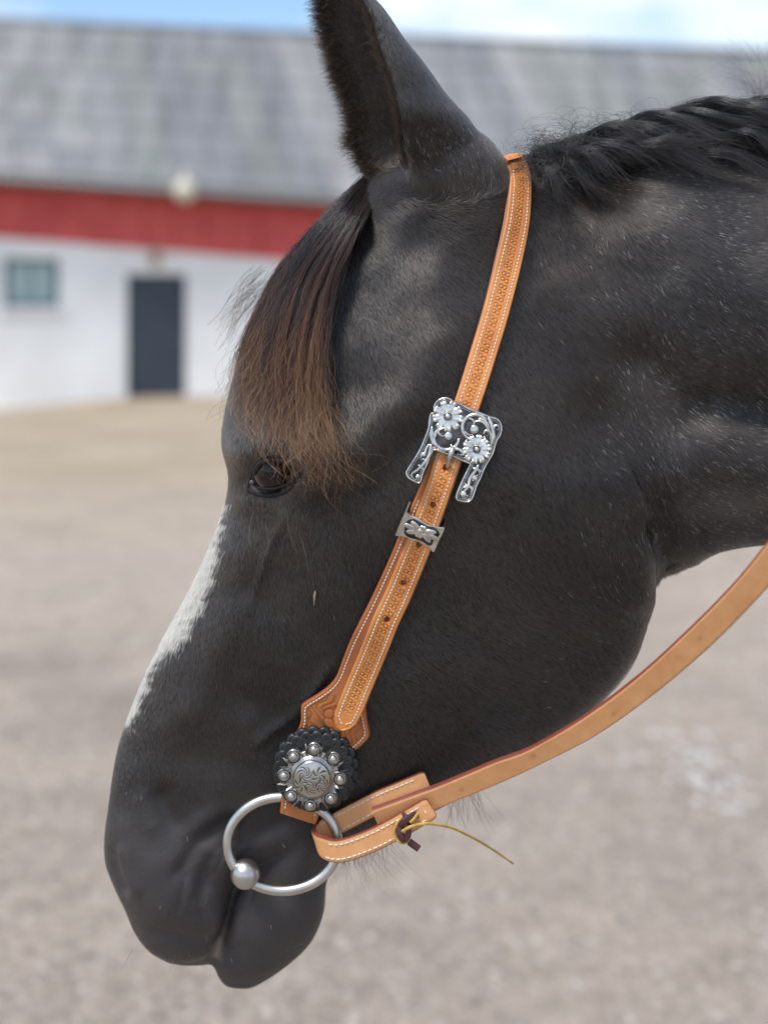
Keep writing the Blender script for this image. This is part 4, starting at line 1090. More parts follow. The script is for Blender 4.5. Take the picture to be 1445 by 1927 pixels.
# lashes of the upper lid
n = 46; li = rng.choice(np.where(upper)[0], n); la_ = []
for i in li:
    p0 = lidp[i] + np.array([0, -0.0015, -0.0006]); d_ = unit(np.array([-0.25 + 0.3 * rng.normal(), -0.75, -0.42 + 0.22 * rng.normal()])); L_ = 0.007 + 0.007 * rng.random()
    la_.append([p0 + d_ * L_ * u + np.array([0, 0, -0.004]) * u * u for u in np.linspace(0, 1, 7)])
hair_obj('eyelash', np.array(la_), 0.00008 * np.ones((n, 7)) * np.linspace(1, .2, 7), hair_mat('lash', [(0, (0.008, 0.007, 0.007)), (1, (0.014, 0.012, 0.012))], 0.3, 0.45, 0.3), horse)

# ------------------------------------------------------------------ leather
def leather(name, c_lo, c_hi, edge, rough=0.5, stainc=(0.20, 0.055, 0.02)):
    m = mat(name, c_hi, rough, spec=0.45)
    t, add, b = nodes(m)
    tcn = add('ShaderNodeTexCoord')
    n1 = add('ShaderNodeTexNoise'); n1.inputs['Scale'].default_value = 42; n1.inputs['Detail'].default_value = 7; n1.inputs['Roughness'].default_value = 0.65
    r1 = add('ShaderNodeValToRGB'); r1.color_ramp.elements[0].position = 0.32; r1.color_ramp.elements[1].position = 0.66
    r1.color_ramp.elements[0].color = (*c_lo, 1); r1.color_ramp.elements[1].color = (*c_hi, 1)
    a1 = add('ShaderNodeAttribute'); a1.attribute_name = 'stain'
    a2 = add('ShaderNodeAttribute'); a2.attribute_name = 'edge'
    x1 = add('ShaderNodeMix', data_type='RGBA'); x1.inputs['B'].default_value = (*stainc, 1)
    x2 = add('ShaderNodeMix', data_type='RGBA'); x2.inputs['B'].default_value = (*edge, 1)
    t.links.new(tcn.outputs['Object'], n1.inputs['Vector']); t.links.new(n1.outputs['Fac'], r1.inputs['Fac'])
    t.links.new(r1.outputs['Color'], x1.inputs['A']); t.links.new(a1.outputs['Fac'], x1.inputs['Factor'])
    t.links.new(x1.outputs['Result'], x2.inputs['A']); t.links.new(a2.outputs['Fac'], x2.inputs['Factor'])
    t.links.new(x2.outputs['Result'], b.inputs['Base Color'])
    n2 = add('ShaderNodeTexNoise'); n2.inputs['Scale'].default_value = 900; n2.inputs['Detail'].default_value = 3
    n3 = add('ShaderNodeTexVoronoi'); n3.inputs['Scale'].default_value = 1500
    mm = add('ShaderNodeMath', operation='ADD')
    bp = add('ShaderNodeBump'); bp.inputs['Strength'].default_value = 0.25; bp.inputs['Distance'].default_value = 0.0003
    t.links.new(tcn.outputs['Object'], n2.inputs['Vector']); t.links.new(tcn.outputs['Object'], n3.inputs['Vector'])
    t.links.new(n2.outputs['Fac'], mm.inputs[0]); t.links.new(n3.outputs['Distance'], mm.inputs[1])
    t.links.new(mm.outputs[0], bp.inputs['Height']); t.links.new(bp.outputs['Normal'], b.inputs['Normal'])
    return m
m_strap = leather('tan_leather', (0.60, 0.21, 0.052), (0.78, 0.325, 0.092), (0.36, 0.17, 0.115))
m_cheek = leather('russet_leather', (0.40, 0.125, 0.035), (0.50, 0.175, 0.055), (0.22, 0.055, 0.03), 0.38, (0.16, 0.035, 0.012))
m_rein = leather('rein_leather', (0.64, 0.30, 0.12), (0.76, 0.39, 0.172), (0.20, 0.050, 0.032), 0.5)
m_thread = mat('white_thread', (0.78, 0.75, 0.70), 0.7, spec=0.3)
m_silver = noisy(mat('bright_silver', (0.72, 0.71, 0.69), 0.26, metal=1.0), (0.48, 0.465, 0.44), (0.76, 0.735, 0.70), 160, 5, 0.08, 900, bdist=0.0003)
m_dark = noisy(mat('blackened_silver', (0.07, 0.075, 0.08), 0.45, metal=0.7), (0.022, 0.023, 0.024), (0.07, 0.07, 0.072), 220, 5, 0.2, 1200, bdist=0.0003)
m_steel = noisy(mat('brushed_steel', (0.5, 0.49, 0.47), 0.36, metal=1.0), (0.50, 0.485, 0.46), (0.62, 0.60, 0.57), 60, 5, 0.05, 1500, bdist=0.0002)

def strip(name, L, R, Yc, tilt, thick, m, parent, nt=40, hf=None, bow=0.0, edge_w=0.0009):
    """leather strip between two pixel rows L, R (n,2); Yc (n,) depth of the middle, tilt = depth R minus depth L; hf(s, t) -> (height, stain)"""
    L, R = np.asarray(L, float), np.asarray(R, float); n = len(L)
    Yc = np.broadcast_to(np.asarray(Yc, float), (n,)); tilt = np.broadcast_to(np.asarray(tilt, float), (n,))
    k = np.linspace(0, 1, nt)
    qq = L[:, None] * (1 - k)[None, :, None] + R[:, None] * k[None, :, None]
    YY = Yc[:, None] + tilt[:, None] * (k - 0.5)[None]
    G = Pn(qq, YY)
    c = G[:, nt // 2]; s = np.r_[0, np.cumsum(np.linalg.norm(np.diff(c, axis=0), axis=1))]
    wv = G[:, -1] - G[:, 0]; wid = np.linalg.norm(wv, axis=1)
    tg = np.gradient(c, axis=0); nrm = unit(np.cross(tg, wv)); nrm = np.where(nrm[:, 1:2] > 0, -nrm, nrm)
    tt = (k - 0.5)[None] * wid[:, None]; ss = s[:, None] + 0 * tt
    h = np.zeros_like(tt); st = np.zeros_like(tt)
    if hf is not None: h, st = hf(ss, tt, wid[:, None] + 0 * tt)
    dE = wid[:, None] / 2 - np.abs(tt)
    h = h - 0.0009 * np.clip(1 - dE / edge_w, 0, 1) ** 2 + bow * (1 - (2 * k - 1)[None] ** 2)
    top = G + nrm[:, None] * (thick / 2 + h)[..., None]
    bot = np.stack([G[:, 0] - nrm * thick / 2, G[:, -1] - nrm * thick / 2], 1)
    V = np.concatenate([top, bot], 1).reshape(-1, 3); w_ = nt + 2; Fc = []
    ii = np.arange(n - 1)
    for j in range(nt - 1):
        Fc.append(np.stack([ii * w_ + j, ii * w_ + j + 1, (ii + 1) * w_ + j + 1, (ii + 1) * w_ + j], 1))
    for a_, b_ in ((nt - 1, nt + 1), (nt + 1, nt), (nt, 0)):
        Fc.append(np.stack([ii * w_ + a_, ii * w_ + b_, (ii + 1) * w_ + b_, (ii + 1) * w_ + a_], 1))
    Fc = np.concatenate(Fc).tolist()
    for r_ in (0, n - 1):
        ring = [r_ * w_ + j for j in range(nt)] + [r_ * w_ + nt + 1, r_ * w_ + nt]
        Fc.append(ring if r_ else ring[::-1])
    o = mesh_obj(name, V, Fc, m, parent)
    o.data.set_sharp_from_angle(angle=math.radians(50))
    a = o.data.attributes.new('stain', 'FLOAT', 'POINT'); a.data.foreach_set('value', np.concatenate([st, np.zeros((n, 2))], 1).ravel().astype(np.float32))
    ed = np.concatenate([np.clip(1 - dE / (edge_w * 0.6), 0, 1), np.ones((n, 2))], 1)
    a = o.data.attributes.new('edge', 'FLOAT', 'POINT'); a.data.foreach_set('value', ed.ravel().astype(np.float32))
    return o, dict(top=top, nrm=nrm, s=s, wid=wid, tt=tt, thick=thick)
def stitches(name, paths, normals_, parent, pitch=0.0027, ln=0.0019, rad=0.00036):
    """white thread: short capsules laid end to end along 3-D paths; one mesh"""
    V = []; Fc = []
    for pth, nr in zip(paths, normals_):
        pth = np.asarray(pth); s = np.r_[0, np.cumsum(np.linalg.norm(np.diff(pth, axis=0), axis=1))]
        u = np.arange(pitch, s[-1] - ln, pitch)
        for x in u:
            uu = x + np.array([0, 0.12, 0.5, 0.88, 1.0]) * ln * (0.93 + 0.14 * rng.random())
            p = np.stack([np.interp(uu, s, pth[:, j]) for j in range(3)], 1); n_ = np.stack([np.interp(uu, s, np.asarray(nr)[:, j]) for j in range(3)], 1)
            p = p + n_ * (np.array([-0.0003, 0.00005, 0.00028, 0.00005, -0.0003])[:, None])
            v, f = tube(p, [rad * 0.6, rad, rad * 1.08, rad, rad * 0.6], 6)
            o = len(V); V += v; Fc += [tuple(i + o for i in q_) for q_ in f]
    o = mesh_obj(name, V, Fc, m_thread, parent)
    tag(o, kind='stuff')
    return o
def edges_px(c, w):
    """centre line px (n,2), width px -> left and right px rows"""
    c = np.asarray(c, float); t_ = unit(np.gradient(c, axis=0)); nn_ = np.stack([t_[:, 1], -t_[:, 0]], 1)   # to the left when going down... right-handed
    w = np.broadcast_to(np.asarray(w, float), (len(c),))[:, None]
    return c - nn_ * w / 2, c + nn_ * w / 2
def smooth1(a_, it):
    a_ = np.array(a_, float)
    for _ in range(it): a_[1:-1] = (a_[:-2] + 2 * a_[1:-1] + a_[2:]) / 4
    return a_
def ground_depth(L, R, gap, it=60):
    """depth of a strip laid on the horse between pixel rows L and R"""
    yl, ym, yr = [], [], []
    for a_, b_ in zip(L, R):
        m_ = (a_ + b_) / 2
        yl.append(surf(*a_, np.nan)[0]); ym.append(surf(*m_, np.nan)[0]); yr.append(surf(*b_, np.nan)[0])
    out = []
    for y_ in (yl, ym, yr):
        y_ = np.array(y_, float); ok = ~np.isnan(y_); out.append(smooth1(np.interp(np.arange(len(y_)), np.where(ok)[0], y_[ok]), it))
    tilt = smooth1(np.clip(out[2] - out[0], -0.010, 0.010), it)
    return np.minimum(out[1], (out[0] + out[2]) / 2) - gap, tilt

headstall = empty('headstall', tuple(P(870, 800, 1.02)))
tag(headstall, 'tan tooled leather headstall with silver buckle and round concho on the black horse', 'headstall')

def stamp_fn(start, end, pitch=0.0049, holes=()):
    def hf(s, t_, w_):
        h = np.zeros_like(s); st = np.zeros_like(s)
        u = (s - start) / pitch; i = np.floor(u); f = (u - i - 0.5) * pitch
        on = ((s > start) & (s < end)) * (0.88 + 0.12 * np.sin(i * 5.7)); f = f + 0.00030 * np.sin(i * 78.233); jt = 0.00028 * np.sin(i * 12.9898); ja = 1 + 0.8 * np.sin(i * 3.17)
        for sg in (-1, 1):                                     # a pair of little rings per stamp, slightly askew
            cx = sg * 0.00155 + jt; cyo = sg * 0.00045 * ja
            d = np.sqrt((t_ - cx) ** 2 + (f - cyo) ** 2)
            ring = np.exp(-((d - 0.0014) / 0.00041) ** 2) * on
            pit = np.exp(-(d / 0.0007) ** 2) * on
            h -= 0.0006 * ring; st = np.maximum(st, 0.62 * ring); h += 0.00012 * pit
            g = np.exp(-(((np.abs(t_) - 0.0036) / 0.0009) ** 2 + ((f - 0.5 * pitch * np.sign(f)) / 0.0008) ** 2)) * on
            h -= 0.00015 * g; st = np.maximum(st, 0.25 * g)
        for sg in (-1, 1):                                     # shallow furrow the stitches lie in
            d = np.abs(t_ - sg * (w_ / 2 - 0.0036)); h -= 0.00022 * np.exp(-(d / 0.00055) ** 2); st = np.maximum(st, 0.22 * np.exp(-(d / 0.0005) ** 2))
            ds = np.abs(((s / 0.0027) % 1) - 0.35); st = np.maximum(st, 0.9 * np.exp(-(d / 0.00035) ** 2) * (ds < 0.12))
        for hs in holes:
            d = np.sqrt((s - hs) ** 2 + (t_ * 1.25) ** 2); hole = np.clip((0.0024 - d) / 0.0004, 0, 1)
            h -= 0.0026 * hole; st = np.maximum(st, hole * 1.0); h -= 0.0004 * np.exp(-((d - 0.003) / 0.0008) ** 2)
        return h, st
    return hf
# --- cheek piece (under the billet), with its flared tooled end and the tab round the bit ring
pairs = [((812, 868), (850, 880)), ((774, 952), (815, 968)), ((749, 1012), (792, 1030)), ((733, 1050), (775, 1070)), ((700, 1122), (745, 1142)), ((662, 1199), (712, 1222)), ((646, 1238), (699, 1262)), ((634, 1270), (692, 1297)),
         ((619, 1290), (689, 1322)), ((598, 1306), (690, 1346)), ((571, 1323), (696, 1378)), ((567, 1332), (692, 1390)), ((567, 1352), (678, 1404)), ((562, 1370), (666, 1414)), ((550, 1392), (656, 1432)), ((542, 1440), (638, 1474)), ((532, 1488), (610, 1512)), ((527, 1528), (594, 1550))]
pr = np.array([[*a_, *b_] for a_, b_ in pairs], float)
pr = cr_spline(pr, 420); Lc, Rc = pr[:, :2], pr[:, 2:]
Yc, tl = ground_depth(Lc[::6], Rc[::6], 0.0052, 14)
ii = np.linspace(0, 1, len(Lc)); jj = np.linspace(0, 1, len(Yc))
Yc = np.interp(ii, jj, Yc); tl = np.interp(ii, jj, tl)
Ych = smooth1(np.minimum(Yc, np.maximum.accumulate(Yc) ), 40)
def tool_fn(s, t_, w_):
    """carved flower on the flare: petals, leaves, basket ground"""
    h = np.zeros_like(s); st = np.zeros_like(s)
    fl = np.clip((w_ - 0.030) / 0.004, 0, 1)
    u = s - S_FLOWER; r_ = np.sqrt(u ** 2 + t_ ** 2); ph = np.arctan2(t_, u)
    pet = 0.0078 + 0.0022 * np.abs(np.sin(2.5 * ph)); inn = r_ < pet
    line = np.exp(-((r_ - pet) / 0.0006) ** 2) + np.exp(-((r_ - 0.0028) / 0.0005) ** 2) + np.exp(-(np.sin(2.5 * ph) * r_ / 0.0009) ** 2) * inn * (r_ > 0.003)
    swirl = np.exp(-((np.sin(620 * r_ + 5 * ph + 1.5 * np.sin(400 * u))) / 0.5) ** 2) * (~inn) * (w_ / 2 - np.abs(t_) > 0.0055)
    field = (w_ / 2 - np.abs(t_) > 0.0055) * fl
    h -= 0.0006 * np.clip(line, 0, 1) * fl * field + 0.00045 * swirl * fl * field; st = np.maximum(st, np.clip(0.6 * line + 0.45 * swirl, 0, 0.75) * fl * field)
    bl = np.exp(-((w_ / 2 - np.abs(t_) - 0.0055) / 0.0005) ** 2) * fl; h -= 0.0004 * bl; st = np.maximum(st, 0.5 * bl)
    for sg in (-1, 1):
        d = np.abs(t_ - sg * (w_ / 2 - 0.0034)); st = np.maximum(st, 0.25 * np.exp(-(d / 0.0006) ** 2)); h -= 0.0002 * np.exp(-(d / 0.0006) ** 2)
    return h, st
cc = Pn((Lc + Rc) / 2, Ych); sc_ = np.r_[0, np.cumsum(np.linalg.norm(np.diff(cc, axis=0), axis=1))]
S_FLOWER = float(np.interp(1352, ((Lc + Rc) / 2)[:, 1], sc_))
cheek, ci = strip('cheek_piece', Lc, Rc, Ych, tl, 0.0036, m_cheek, headstall, nt=64, hf=tool_fn)
def row_path(info, off, sl=slice(None), lift=0.0001):
    """3-D path at a distance off (m, signed from that edge) inside the strip's edge"""
    out = []
    for i in range(*sl.indices(len(info['top']))):
        w_ = info['wid'][i]; t_ = (-w_ / 2 + off) if off > 0 else (w_ / 2 + off)
        k_ = (t_ + w_ / 2) / w_ * (info['top'].shape[1] - 1); a_ = int(min(max(k_, 0), info['top'].shape[1] - 2)); f_ = k_ - a_
        out.append(info['top'][i, a_] * (1 - f_) + info['top'][i, a_ + 1] * f_ + info['nrm'][i] * lift)
    return np.array(out), info['nrm'][sl]
pa_, na_ = row_path(ci, 0.0034, slice(40, 415)); pb_, nb2 = row_path(ci, -0.0034, slice(200, 415))
stitches('cheek_stitching', [pa_, pb_], [na_, nb2], cheek)

# --- crown strap running into the billet: one strap from over the poll to the pointed tip
cpx = [(970, 307), (975, 324), (977.5, 348), (974, 400), (968, 439), (953.6, 503.5), (941, 555), (927, 607), (911, 659), (895, 711), (878, 763), (860, 815), (841.5, 871), (830.5, 906), (818.8, 939), (804, 980), (788, 1025), (770.6, 1068.5), (749.7, 1118), (727, 1166), (710.5, 1207.6), (695.5, 1245), (679, 1284.4), (663, 1324), (652, 1350), (642.6, 1373)]
cp = cr_spline(cpx, 1150)
wid_px = np.interp(cp[:, 1], [297, 330, 400, 500, 1330, 1352, 1364, 1371, 1373], [37, 40, 44, 49, 49.5, 46, 33, 16, 5])
Ls, Rs = edges_px(cp, wid_px)
if Ls[500, 0] > Rs[500, 0]: Ls, Rs = Rs, Ls
Yb, tb = ground_depth(Ls[20::10], Rs[20::10], 0.0056, 16)
yy_i = np.interp(np.arange(1150), np.arange(20, 1150, 10), Yb); tl_i = np.interp(np.arange(1150), np.arange(20, 1150, 10), tb)
che_y = np.interp(cp[:, 1], ((Lc + Rc) / 2)[:, 1], Ych); che_t = np.interp(cp[:, 1], ((Lc + Rc) / 2)[:, 1], tl)
k_ = np.clip((cp[:, 1] - 800) / 90, 0, 1)
yy_i = np.where(k_ > 0, np.minimum(yy_i, (1 - k_) * yy_i + k_ * (che_y - 0.0045)), yy_i); yy_i = smooth1(yy_i, 30)
tl_i = smooth1((1 - k_) * tl_i + k_ * che_t, 30)
cs_ = Pn(cp, yy_i); ss_ = np.r_[0, np.cumsum(np.linalg.norm(np.diff(cs_, axis=0), axis=1))]
at_y = lambda y_: float(np.interp(y_, cp[:, 1], ss_))
holes_ = [at_y(880), at_y(949), at_y(1024), at_y(1095.5), at_y(1165)]
billet, bi = strip('crown_strap', Ls, Rs, yy_i, tl_i, 0.0042, m_strap, headstall, nt=52, hf=stamp_fn(at_y(318), at_y(1340), holes=holes_))
tip_i = int(np.searchsorted(cp[:, 1], 1353))
pa_, na_ = row_path(bi, 0.0036, slice(4, tip_i)); pb_, nb2 = row_path(bi, -0.0036, slice(4, tip_i))
apex = bi['top'][int(np.searchsorted(cp[:, 1], 1362)), 26] + bi['nrm'][-5] * 0.0002
stitches('crown_stitching', [np.vstack([pa_, apex]), np.vstack([pb_, apex])], [np.vstack([na_, na_[-1]]), np.vstack([nb2, nb2[-1]])], billet)
# over the poll to the far side
c0 = Pn(cp[:1], yy_i[:1])[0]; tg0 = unit(c0 - Pn(cp[12:13], yy_i[12:13])[0]); n0_ = bi['nrm'][0]; b0_ = unit(np.cross(n0_, tg0))
over = [c0 - tg0 * 0.003, c0, c0 + tg0 * 0.003 - n0_ * 0.0010, c0 + tg0 * 0.0055 - n0_ * 0.005, c0 + tg0 * 0.0065 - n0_ * 0.014, c0 + tg0 * 0.006 - n0_ * 0.03]
for (qx, qy, Y_) in ((967, 299, 1.115), (968, 300, 1.150), (970, 330, 1.172), (965, 420, 1.19), (945, 520, 1.205)):
    over.append(np.array(P(qx, qy, Y_)))
ov = cr_spline(over, 90)[2:]; tgo = unit(np.gradient(ov, axis=0)); bo = np.array([unit(b0_ - t_ * (b0_ @ t_)) for t_ in tgo]); nro = np.cross(tgo, bo); nro = nro * np.sign(nro[0] @ n0_)
vv = []; 
for i in range(len(ov)):
    for sx, sn in ((-1, 1), (1, 1), (1, -1), (-1, -1)): vv.append(ov[i] + bo[i] * sx * 0.0070 + nro[i] * sn * 0.002)
ff = [(i * 4 + j, i * 4 + (j + 1) % 4, (i + 1) * 4 + (j + 1) % 4, (i + 1) * 4 + j) for i in range(len(ov) - 1) for j in range(4)]
pol = mesh_obj('poll_strap', vv, ff, m_strap, headstall, smooth=False)

# ------------------------------------------------------------------ metalwork
class Plane:
    """flat frame fitted to the tack under it; zoom-picture coordinates -> photo px -> world, plus height above the plane"""
    def __init__(self, pts, gap, ox=0.0, oy=0.0, scale=1.0):
        A = np.array([[p[0], p[1], 1.0] for p in pts]); Y_ = np.array([p[2] for p in pts])
        self.c = np.linalg.lstsq(A, Y_, rcond=None)[0]
        self.c[2] += float((Y_ - A @ self.c).min()) - gap
        self.o = (ox, oy, scale)
        p0 = self.at0(pts[0][0], pts[0][1]); p1 = self.at0(pts[0][0] + 50, pts[0][1]); p2 = self.at0(pts[0][0], pts[0][1] + 50)
        n_ = unit(np.cross(p1 - p0, p2 - p0)); self.n = n_ if n_[1] < 0 else -n_
    def at0(self, x, y): return np.array(P(x, y, self.c[0] * x + self.c[1] * y + self.c[2]))
    def at(self, zx, zy, h=0.0):
        return self.at0(self.o[0] + zx / self.o[2], self.o[1] + zy / self.o[2]) + self.n * h
    def path(self, pts, h=0.0, n=None):
        pts = np.asarray(pts, float); pts = cr_spline(pts, n) if n else pts
        return np.array([self.at(x, y, h) for x, y in pts])
def inset(pts, d):
    """offset a closed polygon inwards by d"""
    p = np.asarray(pts, float); a_ = unit(p - np.roll(p, 1, 0)); b_ = unit(np.roll(p, -1, 0) - p); t_ = unit(a_ + b_)
    area = 0.5 * np.sum(p[:, 0] * np.roll(p[:, 1], -1) - np.roll(p[:, 0], -1) * p[:, 1])
    n_ = np.stack([-t_[:, 1], t_[:, 0]], 1) * (1 if area > 0 else -1)
    return p + n_ * d
def plate(name, pl, pts, h0, h1, bev, m, parent, zs):
    """bevelled plate with the given outline; bev in metres, zs = zoom px per metre"""
    rings = [(pts, h0), (pts, h1 - bev), (inset(pts, bev * zs * 0.45), h1 - bev * 0.3), (inset(pts, bev * zs), h1)]
    V = []; n = len(pts); Fc = []
    for r_, h_ in rings: V += [pl.at(x, y, h_) for x, y in r_]
    for k in range(3): Fc += [(k * n + j, k * n + (j + 1) % n, (k + 1) * n + (j + 1) % n, (k + 1) * n + j) for j in range(n)]
    Fc.append(tuple(range(n))[::-1]); Fc.append(tuple(3 * n + j for j in range(n)))
    bm = bmesh.new(); bv_ = [bm.verts.new(v) for v in V]
    for f in Fc: bm.faces.new([bv_[i] for i in f])
    return bm_obj(name, bm, m, parent, smooth=True, angle=35)
def lump(pl, zx, zy, ang, a_, b_, hgt, h0, nu=12, nv=4):
    """half ellipsoid on the plane: long axis a_, short axis b_ (zoom px)"""
    V = [pl.at(zx, zy, h0 + hgt)]; Fc = []; ca, sa = math.cos(ang), math.sin(ang)
    for i in range(1, nv + 1):
        th = math.pi / 2 * i / nv
        for j in range(nu):
            ph = 2 * math.pi * j / nu; x = a_ * math.sin(th) * math.cos(ph); y = b_ * math.sin(th) * math.sin(ph)
            V.append(pl.at(zx + x * ca - y * sa, zy + x * sa + y * ca, h0 + hgt * math.cos(th)))
    for j in range(nu): Fc.append((0, 1 + j, 1 + (j + 1) % nu))
    for i in range(nv - 1):
        for j in range(nu):
            p = 1 + i * nu + j; p2 = 1 + i * nu + (j + 1) % nu; Fc.append((p, p + nu, p2 + nu, p2))
    return V, Fc
ZS = 5.16 * 2751 / 1.0                                        # zoom px per metre near 1 m
# --- buckle
bpts = []
for yq in np.arange(770, 900, 10):
    xq = np.interp(yq, cp[:, 1], cp[:, 0]); yv_ = np.interp(yq, cp[:, 1], yy_i); tv = np.interp(yq, cp[:, 1], tl_i)
    for dx_ in (-24, 0, 24): bpts.append((xq + dx_, yq, yv_ + tv * dx_ / 49 - 0.0021))
for qx_, qy_ in ((790, 890), (780, 900), (930, 800), (900, 930), (880, 930), (820, 770)): bpts.append((qx_, qy_, surf(qx_, qy_)[0] - 0.006))
BP = Plane(bpts, 0.0012, 720, 720, 5.16)
OUT = [(495, 290), (492, 228), (530, 170), (600, 141), (655, 150), (698, 184), (745, 195), (850, 250), (950, 287), (1040, 324), (1108, 342), (1152, 385), (1165, 450), (1150, 518), (1116, 572), (1080, 690), (1040, 762), (1000, 832), (960, 930), (920, 1010), (884, 1118), (846, 1163), (800, 1166), (728, 1150), (706, 1118), (720, 1060), (775, 930), (836, 806), (842, 794),
       (770, 765), (690, 728), (600, 694), (508, 660), (496, 672), (470, 724), (440, 800), (402, 880), (378, 966), (344, 984), (252, 936), (222, 884), (232, 848), (300, 742), (360, 640), (402, 540), (438, 440), (452, 330), (466, 294)]
def dense(pts, n, sharp=()):
    pts = np.asarray(pts, float); return cr_spline(np.vstack([pts, pts[:1]]), n + 1)[:-1]
outl = dense(OUT, 150)
buckle = empty('buckle', tuple(BP.at(650, 600))); attach(buckle, headstall)
buckle['label'] = 'silver floral buckle with two daisies and scrolled legs'
plate('backplate', BP, outl, -0.0012, 0.0016, 0.0006, m_dark, buckle, ZS)
rimp = inset(outl, 11)
v, f = tube([BP.at(x, y, 0.0016) for x, y in rimp], 0.00062, 8, closed=True); mesh_obj('rim', v, f, m_silver, buckle)
zz = dense(inset(outl, 26), 620); dz_ = inset(zz, 11); zig = np.array([zz[i] if i % 4 < 2 else dz_[i] for i in range(len(zz))])[::2]
v, f = tube([BP.at(x, y, 0.0017) for x, y in zig], 0.00024, 5, closed=True); mesh_obj('zigzag_border', v, f, m_silver, buckle)
def daisy(pl, cx_, cy_, R_, npet, rot, parent, h0=0.0017):
    ps = []
    for k in range(npet):
        a_ = rot + 2 * math.pi * k / npet; rr_ = R_ * (0.62 + 0.05 * (k % 2))
        ps.append(lump(pl, cx_ + rr_ * math.cos(a_), cy_ + rr_ * math.sin(a_), a_, R_ * 0.44, R_ * 0.27, 0.0006, h0))
        for sg in (-1, 1):
            ps.append(lump(pl, cx_ + R_ * 0.93 * math.cos(a_ + sg * 0.14), cy_ + R_ * 0.93 * math.sin(a_ + sg * 0.14), a_ + sg * 0.3, R_ * 0.16, R_ * 0.12, 0.0007, h0))
    ps.append(lump(pl, cx_, cy_, 0, R_ * 0.34, R_ * 0.34, 0.0012, h0))
    v, f = merge(ps); o = mesh_obj('flower', v, f, m_silver, parent)
    v, f = tube([pl.at(cx_ + R_ * 0.25 * math.cos(2 * math.pi * j / 20), cy_ + R_ * 0.25 * math.sin(2 * math.pi * j / 20), h0 + 0.0011) for j in range(20)], 0.0003, 6, closed=True)
    mesh_obj('flower_ring', v, f, m_dark, o)
    v, f = lump(pl, cx_, cy_, 0, R_ * 0.20, R_ * 0.20, 0.0010, h0 + 0.0008); mesh_obj('flower_centre', v, f, m_silver, o)
    return o
daisy(BP, 635, 330, 140, 9, 0.2, buckle); daisy(BP, 915, 650, 130, 10, 0.5, buckle)
def scroll(pl, pts, r0, r1, parent, h0=0.0018, n=40, mid=None, m=None):
    pth = pl.path(pts, h0, n); u = np.linspace(0, 1, n)
    rr_ = (r0 * (1 - u) + r1 * u) * (0.25 + 0.75 * np.sin(np.clip(u * 1.15 + 0.06, 0, 1) * math.pi) ** 0.5) if mid is None else r0 * (1 - u) + r1 * u
    v, f = tube(pth, rr_, 8); return mesh_obj('scroll', v, f, m or m_silver, parent)
def spiral(cx_, cy_, R0, R1, a0, a1, n=30):
    return [(cx_ + (R0 + (R1 - R0) * k / n) * math.cos(a0 + (a1 - a0) * k / n), cy_ + (R0 + (R1 - R0) * k / n) * math.sin(a0 + (a1 - a0) * k / n)) for k in range(n + 1)]
for sp, r0, r1 in ((spiral(900, 440, 128, 122, -0.6, -5.6), .0013, .0011), (spiral(905, 450, 122, 30, 0.3, -3.0), .0010, .0006), (spiral(620, 535, 122, 118, 0.1, 4.6), .0013, .0010), (spiral(625, 520, 115, 30, 3.0, 6.2), .0010, .0006),
                   ([(1030, 340), (1060, 420), (1075, 500), (1060, 590), (1020, 680)], .0014, .0010), ([(1060, 470), (1085, 430), (1110, 415), (1130, 440), (1112, 462)], .0009, .0007), ([(930, 350), (980, 365), (1020, 410), (1035, 470), (1010, 530)], .0010, .0006),
                   ([(980, 500), (1000, 470), (1040, 480), (1050, 530), (1035, 600)], .0009, .0006), ([(830, 350), (870, 360), (890, 400), (870, 450)], .0009, .0006), ([(800, 480), (840, 510), (880, 500)], .0008, .0005),
                   ([(480, 430), (475, 520), (500, 590), (560, 630), (640, 640)], .0014, .0011), ([(540, 430), (545, 490), (580, 520), (610, 500)], .0009, .0006), ([(660, 600), (690, 640), (740, 650), (790, 690), (770, 705), (720, 690)], .0011, .0009),
                   ([(470, 600), (455, 700), (400, 790), (340, 850), (285, 890), (300, 935), (345, 935), (360, 900)], .0013, .0008), ([(455, 600), (425, 640), (410, 690), (380, 700), (375, 745), (410, 740)], .0010, .0006), ([(350, 800), (380, 830), (395, 850), (375, 865)], .0009, .0005),
                   ([(930, 800), (900, 860), (850, 930), (830, 1010), (790, 1060), (765, 1100), (800, 1125), (830, 1095)], .0013, .0008), ([(880, 830), (930, 850), (940, 890), (905, 905)], .0010, .0006), ([(850, 900), (890, 910), (905, 940), (870, 955)], .0009, .0006), ([(820, 1010), (860, 1020), (865, 1060), (840, 1095)], .0009, .0006), ([(780, 1020), (810, 1010), (800, 970)], .0008, .0005)):
    scroll(BP, sp, r0 * 1.22, r1 * 1.22, buckle, h0=0.0015)
for cx_, cy_, r_ in ((890, 455, 42), (640, 520, 38), (345, 915, 24), (890, 925, 26), (785, 1085, 30), (400, 700, 22)):
    v, f = lump(BP, cx_, cy_, 0, r_, r_, 0.0008, 0.0018, 14, 5); mesh_obj('bead', v, f, m_silver, buckle)
v, f = tube([BP.at(686, 640, 0.0005), BP.at(684, 652, 0.0042), BP.at(672, 690, 0.0058), BP.at(650, 745, 0.0040), BP.at(632, 800, -0.0012), BP.at(624, 830, -0.0050)], [0.0016, 0.0018, 0.0018, 0.0018, 0.0017, 0.0014], 14)
mesh_obj('tongue', v, f, m_steel, buckle)
